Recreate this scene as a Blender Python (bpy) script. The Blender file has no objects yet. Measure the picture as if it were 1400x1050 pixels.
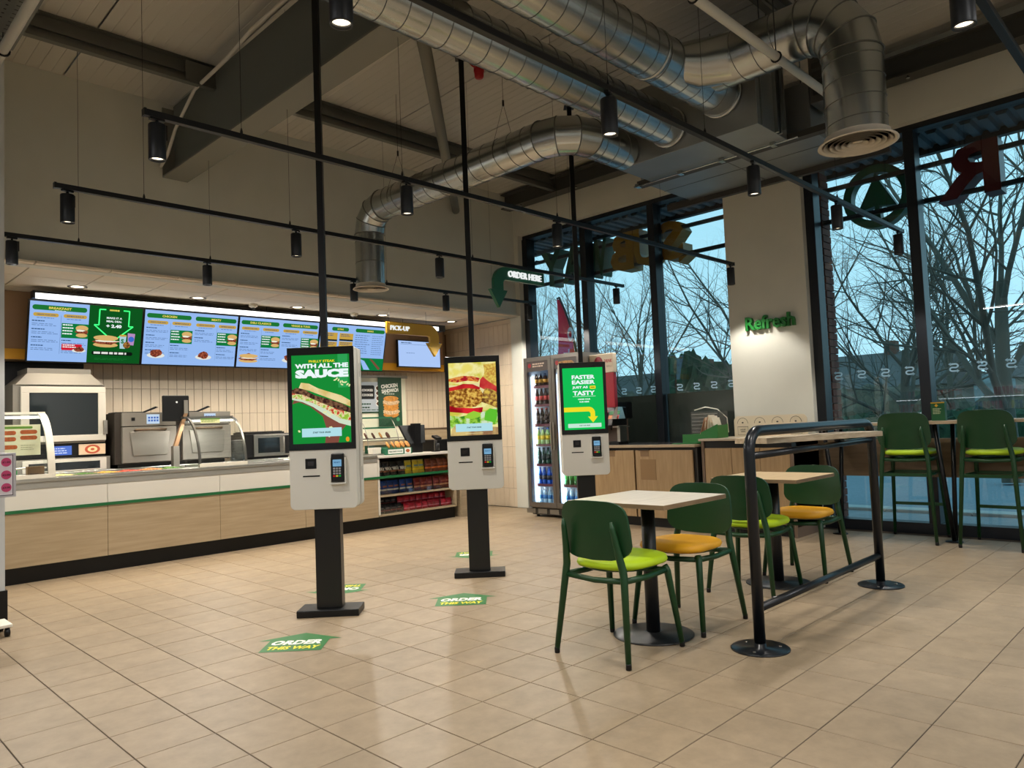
import bpy, math, random
from mathutils import Vector, Matrix
from math import sin, cos, pi, radians as R
random.seed(7)
SC = bpy.context.scene
COL = SC.collection
H = 1.1811
# ---------------------------------------------------------------- camera
F_PX, YAW, PIT, ROL = 1008.767, 0.778491338, 0.0557821282, -0.0404593743
fw = Vector((cos(YAW)*cos(PIT), sin(YAW)*cos(PIT), sin(PIT)))
rt0 = Vector((sin(YAW), -cos(YAW), 0))
up0 = rt0.cross(fw)
rt = cos(ROL)*rt0 + sin(ROL)*up0
up = -sin(ROL)*rt0 + cos(ROL)*up0
cam = bpy.data.cameras.new('camera')
cam.sensor_width = 36
cam.lens = F_PX/1400*36
cam.clip_start = 0.05
cam.clip_end = 400
camo = bpy.data.objects.new('camera', cam)
COL.objects.link(camo)
m = Matrix(((rt.x, up.x, -fw.x, 0), (rt.y, up.y, -fw.y, 0), (rt.z, up.z, -fw.z, H), (0, 0, 0, 1)))
camo.matrix_world = m
SC.camera = camo
def project(p):
    d = Vector(p)-Vector((0, 0, H))
    z = d.dot(fw)
    if z < 0.1: return None
    return 700+F_PX*d.dot(rt)/z, 525-F_PX*d.dot(up)/z
# ---------------------------------------------------------------- view and world
SC.view_settings.view_transform = 'Standard'
SC.view_settings.look = 'None'
SC.view_settings.gamma = 1
SC.view_settings.use_curve_mapping = False
SC.view_settings.exposure = 0.0
try:
    SC.cycles.use_denoising = True
    SC.cycles.max_bounces = 8
    SC.cycles.diffuse_bounces = 4
    SC.cycles.glossy_bounces = 4
    SC.cycles.transparent_max_bounces = 16
    SC.cycles.sample_clamp_indirect = 4
    SC.cycles.caustics_reflective = False
    SC.cycles.caustics_refractive = False
except Exception:
    pass
def lin(c):
    return tuple(((x/255)/12.92 if x/255 <= 0.04045 else ((x/255+0.055)/1.055)**2.4) for x in c)
W = bpy.data.worlds.new('overcast_sky'); SC.world = W
W.use_nodes = True
nt = W.node_tree; nt.nodes.clear()
wo = nt.nodes.new('ShaderNodeOutputWorld'); bg = nt.nodes.new('ShaderNodeBackground')
tc = nt.nodes.new('ShaderNodeTexCoord'); sx = nt.nodes.new('ShaderNodeSeparateXYZ'); cr = nt.nodes.new('ShaderNodeValToRGB')
nz = nt.nodes.new('ShaderNodeTexNoise'); nz.inputs['Scale'].default_value = 1.6
mx = nt.nodes.new('ShaderNodeMix'); mx.data_type = 'RGBA'; mx.blend_type = 'MULTIPLY'; mx.inputs[0].default_value = 0.25
nt.links.new(tc.outputs['Generated'], sx.inputs[0]); nt.links.new(sx.outputs['Z'], cr.inputs[0])
nt.links.new(tc.outputs['Generated'], nz.inputs['Vector'])
cr.color_ramp.elements[0].position = 0.0; cr.color_ramp.elements[0].color = (*lin((168, 212, 228)), 1)
cr.color_ramp.elements[1].position = 0.7; cr.color_ramp.elements[1].color = (*lin((128, 192, 214)), 1)
nt.links.new(cr.outputs[0], mx.inputs[6]); nt.links.new(nz.outputs['Fac'], mx.inputs[7])
nt.links.new(mx.outputs[2], bg.inputs[0]); nt.links.new(bg.outputs[0], wo.inputs[0])
SKY = 1.75
bg.inputs[1].default_value = SKY
# ---------------------------------------------------------------- lights of the shop
SPOT_W, DOWN_W, BATTEN_W = 74.0, 44.0, 84.0
WARM = (1.0, 0.93, 0.83)
def spot_light(loc, power, angle=62, color=WARM, blend=0.6, rad=0.04, rot=(0, 0, 0)):
    l = bpy.data.lights.new('spot_light', 'SPOT'); l.energy = power; l.spot_size = R(angle); l.spot_blend = blend
    l.color = color; l.shadow_soft_size = rad
    o = bpy.data.objects.new('spot_light', l); o.location = loc; o.rotation_euler = rot; COL.objects.link(o); return o
def area_light(loc, sx_, sy_, power, color=(1, 1, 1), rot=(0, 0, 0)):
    l = bpy.data.lights.new('area_light', 'AREA'); l.shape = 'RECTANGLE'; l.size = sx_; l.size_y = sy_; l.energy = power; l.color = color
    o = bpy.data.objects.new('area_light', l); o.location = loc; o.rotation_euler = rot; COL.objects.link(o); return o
# ---------------------------------------------------------------- materials
MATS = {}
def mat(name, rgb, rough=0.5, metal=0.0, noise=0, amt=0.15, bump=0, spec=0.5, coat=0, stretch=None, sheen=0, alpha=1):
    if name in MATS: return MATS[name]
    m_ = bpy.data.materials.new(name); m_.use_nodes = True
    n = m_.node_tree; b = n.nodes['Principled BSDF']; c = lin(rgb)
    b.inputs['Base Color'].default_value = (*c, 1); b.inputs['Roughness'].default_value = rough
    b.inputs['Metallic'].default_value = metal; b.inputs['Specular IOR Level'].default_value = spec
    b.inputs['Coat Weight'].default_value = coat
    if noise:
        tcn = n.nodes.new('ShaderNodeTexCoord'); mp = n.nodes.new('ShaderNodeMapping')
        if stretch: mp.inputs['Scale'].default_value = stretch
        n.links.new(tcn.outputs['Object'], mp.inputs[0])
        t = n.nodes.new('ShaderNodeTexNoise'); t.inputs['Scale'].default_value = noise; t.inputs['Detail'].default_value = 5
        n.links.new(mp.outputs[0], t.inputs['Vector'])
        r = n.nodes.new('ShaderNodeValToRGB')
        r.color_ramp.elements[0].position = 0.3; r.color_ramp.elements[1].position = 0.7
        r.color_ramp.elements[0].color = (*[x*(1-amt) for x in c], 1); r.color_ramp.elements[1].color = (*[min(1, x*(1+amt)) for x in c], 1)
        n.links.new(t.outputs['Fac'], r.inputs[0]); n.links.new(r.outputs[0], b.inputs['Base Color'])
        if bump:
            bp = n.nodes.new('ShaderNodeBump'); bp.inputs['Strength'].default_value = bump; bp.inputs['Distance'].default_value = 0.01
            n.links.new(t.outputs['Fac'], bp.inputs['Height']); n.links.new(bp.outputs[0], b.inputs['Normal'])
    MATS[name] = m_; return m_
def em(name, rgb, s=1.0):
    if name in MATS: return MATS[name]
    m_ = bpy.data.materials.new(name); m_.use_nodes = True; n = m_.node_tree; n.nodes.clear()
    o = n.nodes.new('ShaderNodeOutputMaterial'); e = n.nodes.new('ShaderNodeEmission')
    e.inputs[0].default_value = (*lin(rgb), 1); e.inputs[1].default_value = s; n.links.new(e.outputs[0], o.inputs[0])
    MATS[name] = m_; return m_
def em_noise(name, c1, c2, scale, c3=None, s=1.0):
    if name in MATS: return MATS[name]
    m_ = bpy.data.materials.new(name); m_.use_nodes = True; n = m_.node_tree; n.nodes.clear()
    o = n.nodes.new('ShaderNodeOutputMaterial'); e = n.nodes.new('ShaderNodeEmission'); e.inputs[1].default_value = s
    t = n.nodes.new('ShaderNodeTexNoise'); t.inputs['Scale'].default_value = scale; t.inputs['Detail'].default_value = 3
    tcn = n.nodes.new('ShaderNodeTexCoord'); n.links.new(tcn.outputs['Object'], t.inputs['Vector'])
    r = n.nodes.new('ShaderNodeValToRGB'); r.color_ramp.elements[0].position = 0.38; r.color_ramp.elements[1].position = 0.62
    r.color_ramp.elements[0].color = (*lin(c1), 1); r.color_ramp.elements[1].color = (*lin(c2), 1)
    if c3:
        k = r.color_ramp.elements.new(0.5); k.color = (*lin(c3), 1)
    n.links.new(t.outputs['Fac'], r.inputs[0]); n.links.new(r.outputs[0], e.inputs[0]); n.links.new(e.outputs[0], o.inputs[0])
    MATS[name] = m_; return m_
def glass(name, tint=(1, 1, 1), refl=0.06, rough=0.0, opac=0.0, body=(0, 0, 0)):
    if name in MATS: return MATS[name]
    m_ = bpy.data.materials.new(name); m_.use_nodes = True; n = m_.node_tree; n.nodes.clear()
    o = n.nodes.new('ShaderNodeOutputMaterial'); t = n.nodes.new('ShaderNodeBsdfTransparent'); t.inputs[0].default_value = (*tint, 1)
    g = n.nodes.new('ShaderNodeBsdfGlossy'); g.inputs['Roughness'].default_value = rough
    fr = n.nodes.new('ShaderNodeLayerWeight'); fr.inputs[0].default_value = 0.25
    ma = n.nodes.new('ShaderNodeMath'); ma.operation = 'MULTIPLY_ADD'; ma.inputs[1].default_value = 0.55; ma.inputs[2].default_value = refl
    n.links.new(fr.outputs['Fresnel'], ma.inputs[0])
    mi = n.nodes.new('ShaderNodeMixShader'); n.links.new(ma.outputs[0], mi.inputs[0]); n.links.new(t.outputs[0], mi.inputs[1]); n.links.new(g.outputs[0], mi.inputs[2])
    last = mi
    if opac:
        d = n.nodes.new('ShaderNodeBsdfDiffuse'); d.inputs[0].default_value = (*lin(body), 1)
        m2 = n.nodes.new('ShaderNodeMixShader'); m2.inputs[0].default_value = opac
        n.links.new(mi.outputs[0], m2.inputs[1]); n.links.new(d.outputs[0], m2.inputs[2]); last = m2
    n.links.new(last.outputs[0], o.inputs[0]); MATS[name] = m_; return m_
def wood(name, c1, c2, scale=(1, 1, 1), rough=0.5):
    if name in MATS: return MATS[name]
    m_ = bpy.data.materials.new(name); m_.use_nodes = True; n = m_.node_tree; b = n.nodes['Principled BSDF']
    tcn = n.nodes.new('ShaderNodeTexCoord'); mp = n.nodes.new('ShaderNodeMapping'); mp.inputs['Scale'].default_value = scale
    t = n.nodes.new('ShaderNodeTexNoise'); t.inputs['Scale'].default_value = 6; t.inputs['Detail'].default_value = 6; t.inputs['Distortion'].default_value = 0.4
    r = n.nodes.new('ShaderNodeValToRGB'); r.color_ramp.elements[0].position = 0.3; r.color_ramp.elements[1].position = 0.72
    r.color_ramp.elements[0].color = (*lin(c1), 1); r.color_ramp.elements[1].color = (*lin(c2), 1)
    n.links.new(tcn.outputs['Object'], mp.inputs[0]); n.links.new(mp.outputs[0], t.inputs['Vector']); n.links.new(t.outputs['Fac'], r.inputs[0])
    n.links.new(r.outputs[0], b.inputs['Base Color']); b.inputs['Roughness'].default_value = rough
    MATS[name] = m_; return m_
def tile_mat(name, c, amt, size, rough, mottling=0.08):
    """tile clay: fine mottling plus a slight change of tone from piece to piece"""
    m_ = bpy.data.materials.new(name); m_.use_nodes = True; n = m_.node_tree; b = n.nodes['Principled BSDF']
    ge = n.nodes.new('ShaderNodeNewGeometry'); mp = n.nodes.new('ShaderNodeMapping'); mp.inputs['Location'].default_value = size[3:6]
    mp.inputs['Scale'].default_value = tuple(1/s for s in size[:3])
    fl = n.nodes.new('ShaderNodeVectorMath'); fl.operation = 'FLOOR'; wn = n.nodes.new('ShaderNodeTexWhiteNoise')
    n.links.new(ge.outputs['Position'], mp.inputs[0]); n.links.new(mp.outputs[0], fl.inputs[0]); n.links.new(fl.outputs[0], wn.inputs['Vector'])
    t = n.nodes.new('ShaderNodeTexNoise'); t.inputs['Scale'].default_value = 9; t.inputs['Detail'].default_value = 10; t.inputs['Roughness'].default_value = 0.7
    ad = n.nodes.new('ShaderNodeVectorMath'); ad.operation = 'MULTIPLY_ADD'; ad.inputs[1].default_value = (3, 3, 3)
    n.links.new(wn.outputs['Color'], ad.inputs[0]); n.links.new(ge.outputs['Position'], ad.inputs[2]); n.links.new(ad.outputs[0], t.inputs['Vector'])
    m1 = n.nodes.new('ShaderNodeMath'); m1.operation = 'MULTIPLY_ADD'; m1.inputs[1].default_value = amt*2; m1.inputs[2].default_value = 1-amt-mottling*1.0
    n.links.new(wn.outputs['Value'], m1.inputs[0])
    m2 = n.nodes.new('ShaderNodeMath'); m2.operation = 'MULTIPLY_ADD'; m2.inputs[1].default_value = mottling*2
    n.links.new(t.outputs['Fac'], m2.inputs[0]); n.links.new(m1.outputs[0], m2.inputs[2])
    sc = n.nodes.new('ShaderNodeVectorMath'); sc.operation = 'SCALE'; sc.inputs[0].default_value = lin(c); n.links.new(m2.outputs[0], sc.inputs['Scale'])
    n.links.new(sc.outputs[0], b.inputs['Base Color']); b.inputs['Roughness'].default_value = rough
    MATS[name] = m_; return m_
# ---------------------------------------------------------------- mesh building
class MB:
    def __init__(s): s.v = []; s.f = []; s.m = []; s.s = []
    def add(s, vs, fs, mi=0, sm=False):
        o = len(s.v); s.v += [tuple(v) for v in vs]
        for f in fs: s.f.append(tuple(i+o for i in f)); s.m.append(mi); s.s.append(sm)
        return s
    def box(s, x0, x1, y0, y1, z0, z1, mi=0):
        vs = [(x0, y0, z0), (x1, y0, z0), (x1, y1, z0), (x0, y1, z0), (x0, y0, z1), (x1, y0, z1), (x1, y1, z1), (x0, y1, z1)]
        return s.add(vs, [(0, 3, 2, 1), (4, 5, 6, 7), (0, 1, 5, 4), (1, 2, 6, 5), (2, 3, 7, 6), (3, 0, 4, 7)], mi)
    def hexa(s, b, t, mi=0):
        return s.add(list(b)+list(t), [(0, 3, 2, 1), (4, 5, 6, 7), (0, 1, 5, 4), (1, 2, 6, 5), (2, 3, 7, 6), (3, 0, 4, 7)], mi)
    def prism(s, poly, O, U, V, N, d0, d1, mi=0):
        O, U, V, N = map(Vector, (O, U, V, N)); k = len(poly)
        a = [O+U*p[0]+V*p[1]+N*d0 for p in poly]; b = [O+U*p[0]+V*p[1]+N*d1 for p in poly]
        fs = [tuple(range(k-1, -1, -1)), tuple(range(k, 2*k))]+[(i, (i+1) % k, k+(i+1) % k, k+i) for i in range(k)]
        return s.add(a+b, fs, mi)
    def flat(s, poly, O, U, V, N, d, mi=0):
        O, U, V, N = map(Vector, (O, U, V, N))
        return s.add([O+U*p[0]+V*p[1]+N*d for p in poly], [tuple(range(len(poly)))], mi)
    def tube(s, path, r, n=10, mi=0, cap=True, closed=False):
        P = [Vector(p) for p in path]; k = len(P)
        rs = r if isinstance(r, (list, tuple)) else [r]*k
        T = []
        for i in range(k):
            if closed: t = P[(i+1) % k]-P[i-1]
            else: t = P[min(i+1, k-1)]-P[max(i-1, 0)]
            T.append(t.normalized() if t.length > 1e-9 else Vector((0, 0, 1)))
        a = Vector((0, 0, 1)) if abs(T[0].z) < 0.9 else Vector((1, 0, 0))
        u = (a-T[0]*a.dot(T[0])).normalized(); vs = []
        for i in range(k):
            u = (u-T[i]*u.dot(T[i])).normalized(); w = T[i].cross(u)
            for j in range(n):
                an = 2*pi*j/n; vs.append(P[i]+(u*cos(an)+w*sin(an))*rs[i])
        fs = []
        for i in range(k if closed else k-1):
            i2 = (i+1) % k
            for j in range(n): fs.append((i*n+j, i*n+(j+1) % n, i2*n+(j+1) % n, i2*n+j))
        s.add(vs, fs, mi, True)
        if cap and not closed:
            o = len(s.v)-len(vs)
            s.f.append(tuple(o+j for j in range(n-1, -1, -1))); s.m.append(mi); s.s.append(False)
            s.f.append(tuple(o+(k-1)*n+j for j in range(n))); s.m.append(mi); s.s.append(False)
        return s
    def lathe(s, prof, c=(0, 0, 0), n=16, mi=0, sm=True, cap=True):
        vs = []; k = len(prof)
        for r, z in prof:
            for j in range(n): vs.append((c[0]+r*cos(2*pi*j/n), c[1]+r*sin(2*pi*j/n), c[2]+z))
        fs = [(i*n+j, i*n+(j+1) % n, (i+1)*n+(j+1) % n, (i+1)*n+j) for i in range(k-1) for j in range(n)]
        s.add(vs, fs, mi, sm); o = len(s.v)-len(vs)
        for q, rv in ((0, True), (k-1, False)):
            if prof[q][0] > 1e-3 and cap:
                f = [o+q*n+j for j in range(n)]; s.f.append(tuple(f[::-1] if rv else f)); s.m.append(mi); s.s.append(False)
        return s
    def grid(s, fn, nu, nv, mi=0, sm=True, close_u=False):
        vs = [fn(i/(nu if close_u else nu-1), j/(nv-1)) for j in range(nv) for i in range(nu)]
        fs = [(j*nu+i, j*nu+(i+1) % nu, (j+1)*nu+(i+1) % nu, (j+1)*nu+i) for j in range(nv-1) for i in range(nu if close_u else nu-1)]
        return s.add(vs, fs, mi, sm)
    def build(s, name, mats, parent=None, bevel=0, kind=None, loc=None, rz=0, label=None, seg=2):
        me = bpy.data.meshes.new(name); me.from_pydata(s.v, [], s.f)
        if not isinstance(mats, (list, tuple)): mats = [mats]
        for q in mats: me.materials.append(q)
        me.polygons.foreach_set('material_index', s.m); me.polygons.foreach_set('use_smooth', s.s); me.update()
        o = bpy.data.objects.new(name, me); COL.objects.link(o)
        if loc is not None: o.location = loc
        if rz: o.rotation_euler = (0, 0, rz)
        if parent: o.parent = parent
        if kind: o['kind'] = kind
        if label: o['label'] = label
        if bevel:
            b = o.modifiers.new('bevel', 'BEVEL'); b.width = bevel; b.segments = seg; b.limit_method = 'ANGLE'; b.angle_limit = R(40)
        return o
def thing(name, label, cat, loc=(0, 0, 0), rz=0, group=None):
    o = bpy.data.objects.new(name, None); o.empty_display_size = 0.05; COL.objects.link(o); o.location = loc; o.rotation_euler = (0, 0, rz)
    o['label'] = label; o['category'] = cat
    if group: o['group'] = group
    return o
def tag(o, label, cat, group=None):
    o['label'] = label; o['category'] = cat
    if group: o['group'] = group
    return o
def dup(root, loc, rz=None, label=None, group=None):
    r = root.copy(); COL.objects.link(r); r.location = loc
    if rz is not None: r.rotation_euler = (0, 0, rz)
    if label: r['label'] = label
    if group: r['group'] = group
    for ch in list(root.children):
        c = ch.copy(); COL.objects.link(c); c.parent = r
        for g in ch.children:
            d = g.copy(); COL.objects.link(d); d.parent = c
    return r
# ---------------------------------------------------------------- text and flat print
TX = {}
def text_geo(t, bold=0.0, ext=0.0):
    key = (t, bold, ext)
    if key in TX: return TX[key]
    cu = bpy.data.curves.new('t', 'FONT'); cu.body = t; cu.size = 1; cu.offset = bold; cu.extrude = ext; cu.resolution_u = 2
    ob = bpy.data.objects.new('t', cu); COL.objects.link(ob); bpy.context.view_layer.update()
    dg = bpy.context.evaluated_depsgraph_get(); me = bpy.data.meshes.new_from_object(ob.evaluated_get(dg))
    vs = [tuple(v.co) for v in me.vertices]; fs = [tuple(p.vertices) for p in me.polygons]
    bpy.data.objects.remove(ob); bpy.data.curves.remove(cu); bpy.data.meshes.remove(me)
    xs = [v[0] for v in vs] or [0]; ys = [v[1] for v in vs] or [0]
    TX[key] = (vs, fs, min(xs), max(xs), min(ys), max(ys)); return TX[key]
class Print:
    """flat print or 3D lettering on a plane: origin O, right U, up V, outward N"""
    def __init__(s, O, U, V, N, step=0.0004): s.O, s.U, s.V, s.N = map(Vector, (O, U, V, N)); s.mb = MB(); s.mats = []; s.d = step; s.step = step
    def mi(s, m_):
        if m_ not in s.mats: s.mats.append(m_)
        return s.mats.index(m_)
    def poly(s, pts, m_):
        s.mb.flat(pts, s.O, s.U, s.V, s.N, s.d, s.mi(m_)); s.d += s.step*0.12; return s
    def rect(s, x0, y0, x1, y1, m_): return s.poly([(x0, y0), (x1, y0), (x1, y1), (x0, y1)], m_)
    def up(s): s.d += s.step; return s
    def rrect(s, x0, y0, x1, y1, r, m_, n=4):
        pts = []
        for cx, cy, a in ((x1-r, y0+r, -90), (x1-r, y1-r, 0), (x0+r, y1-r, 90), (x0+r, y0+r, 180)):
            for k in range(n+1): q = R(a+90*k/n); pts.append((cx+r*cos(q), cy+r*sin(q)))
        return s.poly(pts, m_)
    def ell(s, cx, cy, rx, ry, m_, n=20, rot=0, jit=0, seed=0):
        rn = random.Random(seed); pts = []
        for k in range(n):
            a = 2*pi*k/n; q = 1+jit*(rn.random()-0.5); x, y = rx*cos(a)*q, ry*sin(a)*q
            pts.append((cx+x*cos(rot)-y*sin(rot), cy+x*sin(rot)+y*cos(rot)))
        return s.poly(pts, m_)
    def text(s, t, cx, cy, h, m_, bold=0.02, w=None, ext=0, align='c', lift=None, skew=0, rot=0):
        vs, fs, x0, x1, y0, y1 = text_geo(t, bold, ext)
        ky = h/max(1e-6, (y1-y0)); kx = ky if w is None else w/max(1e-6, x1-x0)
        ox = {'c': -(x0+x1)/2*kx, 'l': -x0*kx, 'r': -x1*kx}[align]; oy = -(y0+y1)/2*ky
        out = []
        for v in vs:
            x = v[0]*kx+ox; y = v[1]*ky+oy; x += y*skew
            if rot: x, y = x*cos(rot)-y*sin(rot), x*sin(rot)+y*cos(rot)
            out.append(s.O+s.U*(cx+x)+s.V*(cy+y)+s.N*((s.d if lift is None else lift)+v[2]*ky))
        s.mb.add(out, fs, s.mi(m_)); s.d += s.step*0.12; return s
    def lines(s, x0, x1, y, n, dy, h, m_, seed=0):
        rn = random.Random(seed)
        for k in range(n):
            x = x0
            end = x1-(x1-x0)*rn.random()*0.25
            while x < end:
                w_ = (x1-x0)*(0.08+0.14*rn.random()); s.rect(x, y-k*dy-h, min(end, x+w_), y-k*dy, m_); x += w_+(x1-x0)*0.035
        return s
    def build(s, name, parent=None, label=None): return s.mb.build(name, s.mats, parent, label=label)
UX, UZ, NB = (1, 0, 0), (0, 0, 1), (0, -1, 0)
def trans_mat(name, rgb, f=0.5):
    m_ = bpy.data.materials.new(name); m_.use_nodes = True; n = m_.node_tree; n.nodes.clear()
    o = n.nodes.new('ShaderNodeOutputMaterial'); d = n.nodes.new('ShaderNodeBsdfDiffuse'); t = n.nodes.new('ShaderNodeBsdfTranslucent'); x = n.nodes.new('ShaderNodeMixShader')
    d.inputs[0].default_value = (*lin(rgb), 1); t.inputs[0].default_value = (*lin(rgb), 1); x.inputs[0].default_value = f
    n.links.new(d.outputs[0], x.inputs[1]); n.links.new(t.outputs[0], x.inputs[2]); n.links.new(x.outputs[0], o.inputs[0]); MATS[name] = m_; return m_
def struct(o, kind='structure'): o['kind'] = kind; return o
# palette
M_white = mat('white_paint', (226, 220, 206), 0.7)
M_wall = mat('wall_paint', (206, 206, 196), 0.75, noise=3, amt=0.03)
M_wallc = mat('pale_wall_paint', (224, 214, 194), 0.7)
M_black = mat('black_metal', (9, 10, 12), 0.4, 0.0, spec=0.35)
M_blackm = mat('black_plastic', (8, 8, 9), 0.38, spec=0.35)
M_rail = mat('dark_rail_coat', (20, 24, 30), 0.3, 0.2)
M_steel = mat('brushed_steel', (176, 172, 164), 0.3, 1.0, noise=8, amt=0.06, stretch=(1, 1, 20))
M_steeld = mat('matt_steel', (150, 146, 138), 0.42, 0.9)
M_galv = mat('galvanised_steel', (186, 190, 190), 0.24, 1.0, noise=3, amt=0.06)
M_galvb = mat('galvanised_sheet', (150, 153, 152), 0.45, 0.9, noise=2.5, amt=0.08)
M_beam = mat('grey_steel_beam', (118, 117, 108), 0.6)
M_purl = mat('galvanised_purlin', (112, 112, 106), 0.5, 0.5)
M_frame = mat('anthracite_frame', (24, 29, 36), 0.35, 0.1)
M_green = mat('dark_green_lacquer', (8, 58, 24), 0.42)
M_lime = mat('lime_cushion', (176, 208, 18), 0.55)
M_yel = mat('yellow_cushion', (230, 168, 26), 0.5)
M_gedge = mat('green_edge', (20, 110, 60), 0.4)
M_oak = wood('pale_oak_laminate', (150, 122, 86), (172, 143, 104), (6, 6, 0.5))
M_oakh = wood('pale_oak_laminate_horizontal', (158, 140, 112), (178, 160, 132), (0.5, 5, 8))
M_top = wood('bleached_oak_top', (196, 184, 166), (214, 202, 184), (0.7, 6, 6), 0.35)
M_topedge = wood('oak_edge', (120, 98, 72), (146, 122, 92), (1, 1, 8))
M_kiosk = mat('kiosk_white_shell', (214, 212, 204), 0.38)
M_lens = em('lamp_lens', (255, 236, 205), 4.0)
# ================================================================ the setting
XW, YK, YB = 7.62, 7.37, 9.0       # window wall, kitchen front wall, kitchen back wall
X0R, Y0R, TZ = -5.0, -5.0, 4.55     # shop runs on behind the camera
def ceil_z(y): return 4.56-0.025*(y-5)
# floor: grout bed with single tiles
TS, TX0, TY0 = 0.3004, 2.4821, 2.1084
mb = MB(); mb.box(X0R, 7.9, Y0R, 9.2, -0.06, -0.0035)
M_grout = mat('floor_grout', (66, 55, 43), 0.8)
floor = struct(mb.build('floor', M_grout)); floor['label'] = 'beige square tile floor'
M_ftile = tile_mat('floor_tile_clay', (145, 127, 103), 0.05, (TS, TS, 1, -TX0/TS, -TY0/TS, 0.5), 0.47, 0.42)
tiles = []
for i in range(-26, 18):
    for j in range(-24, 24):
        x, y = TX0+TS*i, TY0+TS*j
        if x < X0R or x+TS > 7.8 or y < Y0R or y+TS > 9.15: continue
        a = [project((x+dx*TS, y+dy*TS, 0)) for dx, dy in ((0, 0), (1, 0), (1, 1), (0, 1))]
        area = 0
        if all(a) and 0 < sum(q[0] for q in a)/4 < 1400 and sum(q[1] for q in a)/4 < 1060 and not (y > 7.3 and x < 6.6):
            area = abs(sum(a[k][0]*a[(k+1) % 4][1]-a[(k+1) % 4][0]*a[k][1] for k in range(4)))/2
        tiles.append((area, x, y))
tiles.sort(reverse=True)
g = 0.0022
def tile_geo(mb_, x0, x1, y0, y1, z1, e=0.0012, zb=-0.004):
    b = [(x0, y0, zb), (x1, y0, zb), (x1, y1, zb), (x0, y1, zb)]
    s_ = [(x0, y0, z1-e), (x1, y0, z1-e), (x1, y1, z1-e), (x0, y1, z1-e)]
    t_ = [(x0+e, y0+e, z1), (x1-e, y0+e, z1), (x1-e, y1-e, z1), (x0+e, y1-e, z1)]
    mb_.add(b+s_+t_, [(0, 1, 5, 4), (1, 2, 6, 5), (2, 3, 7, 6), (3, 0, 4, 7), (4, 5, 9, 8), (5, 6, 10, 9), (6, 7, 11, 10), (7, 4, 8, 11), (8, 9, 10, 11)])
mb = MB(); tile_geo(mb, g, TS-g, g, TS-g, 0); t0 = mb.build('tile', M_ftile, floor); t0.location = (tiles[0][1], tiles[0][2], 0)
for a, x, y in tiles[1:300]:
    t = t0.copy(); t.location = (x, y, random.uniform(-0.0004, 0.0003)); COL.objects.link(t); t.parent = floor
mb = MB()
for a, x, y in tiles[300:]: tile_geo(mb, x+g, x+TS-g, y+g, y+TS-g, 0)
mb.build('tile_field', M_ftile, floor, kind='stuff')

# ceiling: long white deck panels with grooves running along Y
M_ceil = mat('ceiling_deck_white', (190, 187, 178), 0.6)
mb = MB(); mb.box(X0R-.1, 7.75, Y0R-.1, YK+.1, 4.95, 5.0); ceiling = struct(mb.build('ceiling', M_ceil)); ceiling['label'] = 'white grooved metal deck ceiling'
def deck_panel(x0, x1):
    prof = []; x = x0+0.004; pitch = (x1-x0)/10
    prof.append((x, 0.012))
    for k in range(10):
        a = x0+pitch*k
        prof += [(max(a, x), 0.0), (a+pitch-0.012, 0.0)]
        if k < 9: prof += [(a+pitch-0.009, 0.003), (a+pitch-0.003, 0.003)]
    prof.append((x1-0.012, 0.012))
    vs = []; k = len(prof)
    for y in (Y0R-.1, YK+.05): vs += [(px, y, ceil_z(y)+pz_) for px, pz_ in prof]
    for y in (Y0R-.1, YK+.05): vs += [(px, y, ceil_z(y)+0.04) for px, pz_ in prof]
    fs = [(i, i+1, k+i+1, k+i) for i in range(k-1)]+[(2*k+i, 3*k+i, 3*k+i+1, 2*k+i+1) for i in range(k-1)]
    return MB().add(vs, fs)
for k in range(13): deck_panel(X0R+k*0.98, X0R+(k+1)*0.98).build('panel', M_ceil, ceiling)

# wall in front of the kitchen: white upper fascia
def wallobj(name, label, *boxes, m_=M_wall):
    mb_ = MB()
    for b in boxes: mb_.box(*b)
    o = struct(mb_.build(name, m_)); o['label'] = label; return o
wallobj('wall_front', 'tall white wall above the kitchen opening', (-5.1, XW+.1, YK, YK+.13, 2.735, 4.7))
wallobj('wall_left', 'white partition closing the left end of the kitchen', (1.02, 1.158, 6.06, 9.0, 0, 4.6), m_=mat('grey_white_partition', (204, 206, 206), 0.6))
mb = MB(); mb.box(1.0, 1.17, 6.045, 7.3, 0, 0.2); struct(mb.build('baseboard_left', M_blackm))
wallobj('wall_far', 'closing walls of the shop behind the viewer', (-5.1, -5.0, -5.1, YK, 0, 4.9), (-5.1, 7.75, -5.1, -5.0, 0, 4.9), (-5.0, 1.02, YK, YK+.1, 0, 2.735))
# header and pillar of the window wall
wallobj('wall_right', 'white wall above and between the shop windows', (XW, XW+.22, -5.0, YK, 3.915, 4.75), (XW, XW+.22, 3.15, 4.04, 0, 3.915), (XW, XW+.22, 7.285, 7.5, 0, 3.915),
        (XW, XW+.22, -5.0, -1.6, 0, 3.915))
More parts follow.
